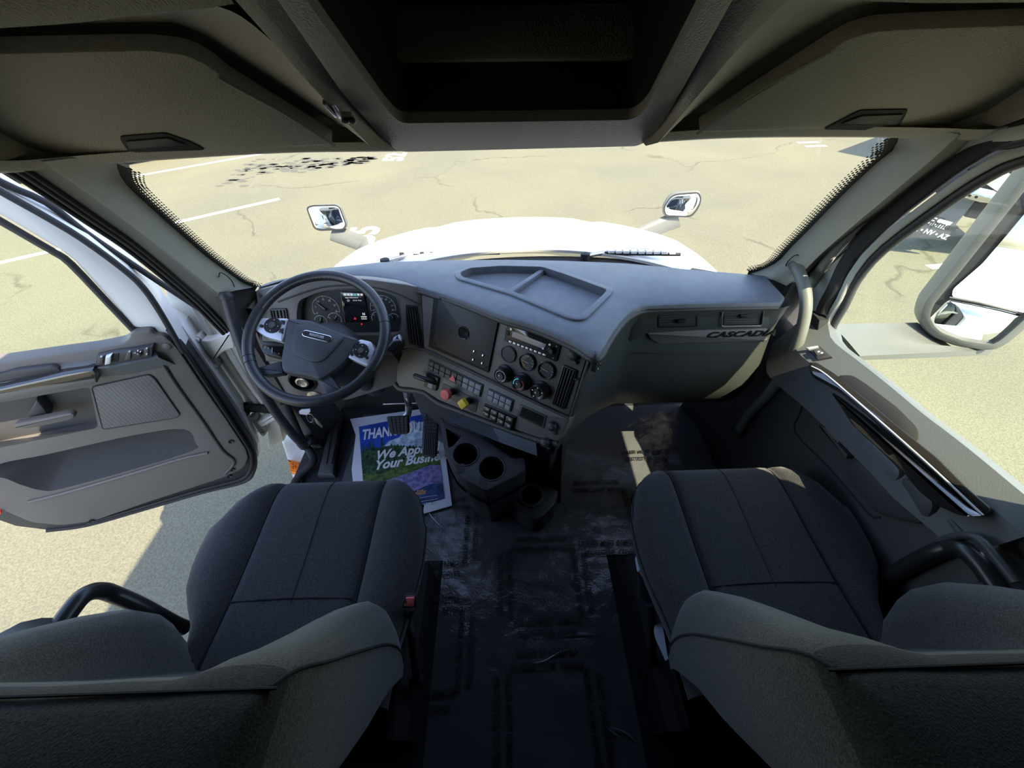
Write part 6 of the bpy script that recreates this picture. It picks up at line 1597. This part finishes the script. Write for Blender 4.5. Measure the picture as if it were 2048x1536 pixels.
def make_seat(cx, inner, label):
    s = thing('cab_chair', label, 'seat', (cx, .35, 0), 'the two front seats')
    # cushion
    prof = [(.0, .0), (.07, -.001), (.13, .0), (.150, -.004), (.158, -.013), (.166, -.004), (.18, .006), (.21, .013), (.24, .012), (.268, .002), (.287, -.014), (.298, -.040), (.300, -.075), (.292, -.105), (.27, -.125)]
    full = [(-x, z) for x, z in reversed(prof[1:])] + prof
    rows = []
    tab = [(.10, .262, .0), (.20, .268, .0), (.26, .278, 0), (.30, .287, .0), (.345, .296, .0), (.40, .302, .0), (.45, .302, .0), (.50, .299, .002), (.56, .290, .003), (.60, .278, .001), (.625, .262, -.008), (.645, .240, -.022), (.656, .222, -.040), (.660, .214, -.070), (.655, .21, -.105), (.64, .20, -.125)]
    otab = [(.10, .19), (.20, .205), (.26, .235), (.30, .268), (.345, .300), (.40, .317), (.46, .325), (.52, .321), (.57, .305), (.60, .286), (.625, .262), (.645, .24), (.66, .214)]
    for y, hw0, dz in tab:
        r = []
        for x, z in full:
            hw = hw0
            if x * inner < 0 and y < .61: hw = lerp(otab, y)[0]
            ax = abs(x)
            if ax > .166: ax = .166 + (ax - .166) * (hw - .166) / (.300 - .166)
            elif hw < .24: ax = ax
            zz = z + dz
            if dz < -.005: zz = dz + z * max(0, 1 - abs(dz) / .09)
            # gentle dish and front roll
            zz += -.008 * math.exp(-((y - .33) / .12) ** 2) * (1 - (ax / .3) ** 2)
            yy = y - (.05 * max(0, (ax - .14) / .16) ** 2 if y > .55 else 0)
            r.append((cx + math.copysign(ax, x), yy, .522 + zz))
        rows.append(r)
    cu = GR('seat_cushion', rows, 'seat fabric', s, ang=2.2)
    def sy(x, y): # height on cushion near the seam
        return .522 + lerp([(a, c) for a, b, c in tab], y)[0]
    for sx_ in (-.158, .158):
        pts = [(cx + sx_, y - (.0008 if y > .55 else 0), .522 - .0095 + (dz if dz > -.005 else dz * 1.0) - .008 * math.exp(-((y - .33) / .12) ** 2) * .72) for y, hw, dz in tab[:13]]
        TU('seam', pts, .0022, 'stitch', cu, seg=6)
    TU('seam', [(cx + x, .305 + .006 * math.cos(x * 9), .5155) for x in (-.155, -.1, -.05, 0, .05, .1, .155)], .0018, 'stitch', cu, seg=6)
    TU('seam', [(cx, y, .5225 + dz - .008 * math.exp(-((y - .33) / .12) ** 2)) for y, hw, dz in tab if y >= .30][:10], .0012, 'stitch', cu, seg=6)
    for sg in (-1, 1):
        TU('side_piping', [(cx + sg * (hw + .0), y - (.05 * ((hw - .14) / .16) ** 2 if y > .55 else 0), .522 - .052 + dz * .6) for y, hw, dz in [(y, (lerp(otab, y)[0] if (sg * inner < 0 and y < .61) else h_), dz) for y, h_, dz in tab[1:13]]], .003, 'stitch', cu, seg=6)
    # backrest: closed horizontal outlines stacked up the backrest
    lv = [(.44, .178, .15, .285, .0), (.48, .173, .148, .292, .2), (.52, .166, .135, .298, .62), (.57, .156, .11, .300, .95), (.62, .146, .075, .300, 1.12), (.68, .134, .035, .300, 1.15), (.76, .119, -.005, .300, .98), (.84, .106, -.045, .299, .72), (.91, .096, -.075, .297, .42), (.96, .089, -.095, .292, .25), (.985, .082, -.102, .286, .15), (1.0, .070, -.100, .276, .08), (1.008, .050, -.090, .26, .04), (1.010, .01, -.06, .20, .0)]
    rows = []
    for z, yf, yb, hw, b in lv:
        half = [(0, yf), (.09, yf + .002), (.150, yf + .002), (.162, yf + .004), (.174, yf + .040 * b), (.195, yf + .078 * b), (.222, yf + .098 * b), (.250, yf + .102 * b), (.272, yf + .092 * b), (.290, yf + .066 * b), (.299, yf + .030 * b), (.300, yf - .02), (.300, (yf + yb) / 2 - .01), (.296, yb + .02), (.28, yb), (.14, yb - .004), (0, yb - .006)]
        if b == 0: half = [(x, yf if i < 11 else y) for i, (x, y) in enumerate(half)]
        r = []
        for x, y in half: r.append((cx + x * hw / .30, y, z))
        for x, y in reversed(half[1:-1]): r.append((cx - x * hw / .30, y, z))
        rows.append(r)
    bm = bmesh.new(); v = grid(bm, rows, True); bm.faces.new(v[-1])
    bk = obj('backrest', bm, 'bolster fabric', s, ang=2.2)
    bk.data.materials.append(MATS['shaded back fabric'])
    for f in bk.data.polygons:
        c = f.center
        if c.z > .985 or (c.z > .5 and f.normal.y < -.6): f.material_index = 1  # top and rear take a darkened fabric, their shade put into the colour
    # seams round the shoulders and along the top
    for sg in (-1, 1):
        TU('seam', [(cx + sg * .2985 * hw / .30, yf + .035 * b, z) for z, yf, yb, hw, b in lv[1:12]], .0026, 'stitch', bk, seg=6, sm=2)
    TU('seam', [(cx + x, .071, 1.0035 - .004 * abs(x)) for x in (-.284, -.2, -.1, 0, .1, .2, .284)], .002, 'stitch', bk, seg=6)
    # base and suspension
    bm = bmesh.new()
    v0 = [(cx - .25, .06, .0), (cx + .25, .06, 0), (cx + .25, .52, 0), (cx - .25, .52, 0)]
    grid(bm, [v0, [(x, y, .16) for x, y, z in v0], [(cx + (x - cx) * .86, y, .17) for x, y, z in v0], [(cx + (x - cx) * .92, y, .30) for x, y, z in v0], [(cx + (x - cx) * 1.08, y + (.08 if y > .3 else 0), .42) for x, y, z in v0]], True)
    obj('seat_base', bm, 'matte black', s)
    # tubular rail on the outer side
    o = -inner
    tp = [(cx + o * .27, .20, .50), (cx + o * .31, .25, .53), (cx + o * .38, .33, .56), (cx + o * .44, .375, .565), (cx + o * .47, .35, .52), (cx + o * .48, .28, .44), (cx + o * .47, .2, .36)]
    return s, cu
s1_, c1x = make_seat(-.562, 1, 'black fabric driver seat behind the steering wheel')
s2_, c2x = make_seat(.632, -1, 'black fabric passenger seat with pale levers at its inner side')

def seat_tube(pts, label):
    t = thing('side_rail', label, 'rail', tuple(pts[-1]), 'bent tubes beside the seats')
    TU('tube', crv(pts, 6), .018, 'black plastic', t, seg=14)
    TU('foot', [pts[-1], (pts[-1][0], pts[-1][1], pts[-1][2] - .02)], .024, 'soft black', t, seg=12)
seat_tube([(-0.9000, 0.2877, 0.3782), (-0.9000, 0.2878, 0.4328)] + [(-0.9300, 0.3041, 0.5180)] + [(-0.9600, 0.3143, 0.5738), (-0.9600, 0.3125, 0.6057), (-0.9600, 0.3039, 0.6296), (-0.9600, 0.2875, 0.6444), (-0.9600, 0.2638, 0.6481), (-0.9600, 0.2403, 0.6481), (-0.9600, 0.2221, 0.6442)], 'bent black tube at the outer side of the driver seat')
seat_tube([(0.9300, 0.3102, 0.4226), (0.9300, 0.3154, 0.4859), (0.9300, 0.3197, 0.5794), (0.9300, 0.3187, 0.6503)] + [(0.9400, 0.3167, 0.6830), (0.9400, 0.3057, 0.7050), (0.9400, 0.2901, 0.7124), (0.9400, 0.2706, 0.7149), (0.9400, 0.2496, 0.7124), (0.9400, 0.2239, 0.7091)], 'bent black tube in the door recess beside the passenger seat')

# buckles and levers
def buckle(f, outline, red, stalk, label):
    t = thing('seat_belt_buckle', label, 'buckle', tuple(stalk[-1]), 'seat belt buckles')
    SL('housing', f, rnd(outline, .004), -.018, .0, 'black plastic', t, bev=.004, back=True)
    SL('release_button', f, rnd(red, .003), -.001, .004, 'red plastic', t, bev=.002)
    TU('stalk', stalk, .011, 'matte black', t, seg=8, sm=3)
    TU('anchor_bolt', [Vector(stalk[-1]) - Vector((.02, 0, 0)), Vector(stalk[-1]) + Vector((.02, 0, 0))], .016, 'matte black', t, seg=12)
B1 = mkframe([(-0.2574, 0.2806, 0.5600)][0], (1, 0.05, 0), (0, .75, .66))
FRB1 = [(-0.2574, 0.2806, 0.5600)][0]
def onf(F, pts3): return [tuple((Vector(p) - F[0]).dot(F[k]) for k in (1, 2)) for p in pts3]
buckle(B1, onf(B1, [(-0.2680, 0.3003, 0.5600), (-0.2418, 0.2975, 0.5600), (-0.2395, 0.2605, 0.5600), (-0.2772, 0.2616, 0.5600)]), onf(B1, [(-0.2654, 0.2917, 0.5650), (-0.2441, 0.2911, 0.5650), (-0.2464, 0.2631, 0.5650), (-0.2680, 0.2675, 0.5650), (-0.2625, 0.2793, 0.5650)]), [tuple(P(B1, 0, -.02, -.02))] + [(-0.2943, 0.2827, 0.4000), (-0.2810, 0.2537, 0.4000)] + [(-0.2943, 0.1788, 0.2000)], 'red topped seat belt buckle at the inner side of the driver seat')
B2 = mkframe([(0.3511, 0.3503, 0.4000)][0], (1, -.05, 0), (0, .85, .5))
buckle(B2, onf(B2, [(0.3350, 0.3832, 0.4000), (0.3753, 0.3854, 0.4000), (0.3807, 0.3594, 0.4000), (0.3692, 0.3013, 0.4000), (0.3528, 0.2924, 0.4000), (0.3311, 0.3150, 0.4000)]), onf(B2, [(0.3378, 0.3838, 0.4050), (0.3630, 0.3848, 0.4050), (0.3636, 0.3737, 0.4050), (0.3507, 0.3662, 0.4050), (0.3424, 0.3692, 0.4050)]), [(0.3545, 0.3071, 0.3800)] + [(0.3618, 0.2723, 0.3300)] + [(0.3773, 0.2321, 0.2200)] + [(0.3940, 0.2003, 0.0800)], 'red topped seat belt buckle on a long black stalk by the passenger seat')
for i, (m_, pts, lab) in enumerate(((('lever grey'), [(0.3652, 0.5293, 0.4000), (0.3656, 0.4884, 0.4000), (0.3532, 0.4809, 0.4000), (0.3527, 0.5111, 0.4000)], 'front pale grey adjuster lever at the passenger seat edge'), (('lever grey'), [(0.3656, 0.4465, 0.4000), (0.3714, 0.3820, 0.4000), (0.3644, 0.3858, 0.4000), (0.3411, 0.3882, 0.4000), (0.3437, 0.4278, 0.4000), (0.3526, 0.4405, 0.4000)], 'pale grey adjuster lever just ahead of the passenger belt buckle'), (('lever grey'), [(0.3652, 0.2714, 0.3400), (0.3799, 0.2756, 0.3400), (0.4111, 0.2785, 0.3400), (0.4124, 0.2747, 0.3400), (0.3904, 0.2691, 0.3400), (0.3907, 0.2301, 0.3400), (0.3830, 0.1891, 0.3400), (0.3761, 0.1884, 0.3400), (0.3710, 0.2104, 0.3400), (0.3641, 0.2396, 0.3400)], 'long pale grey lever below the passenger backrest'))):
    z0 = pts[0][2]
    LF = (Vector((0, 0, z0)), Vector((1, 0, 0)), Vector((0, 1, 0)), Vector((0, 0, 1)))
    t = thing('adjuster_lever', lab, 'lever', (pts[0][0], pts[0][1], z0), 'pale levers of the passenger seat')
    SL('lever', LF, rnd([(p[0], p[1]) for p in pts], .006), -.02, 0, m_, t, bev=.004, back=True)
    TU('pivot', [(pts[0][0] + .012, pts[0][1] - .012, z0 - .015), (pts[0][0] + .10, pts[0][1] - .012, z0 - .03)], .010, 'matte black', t, seg=8)
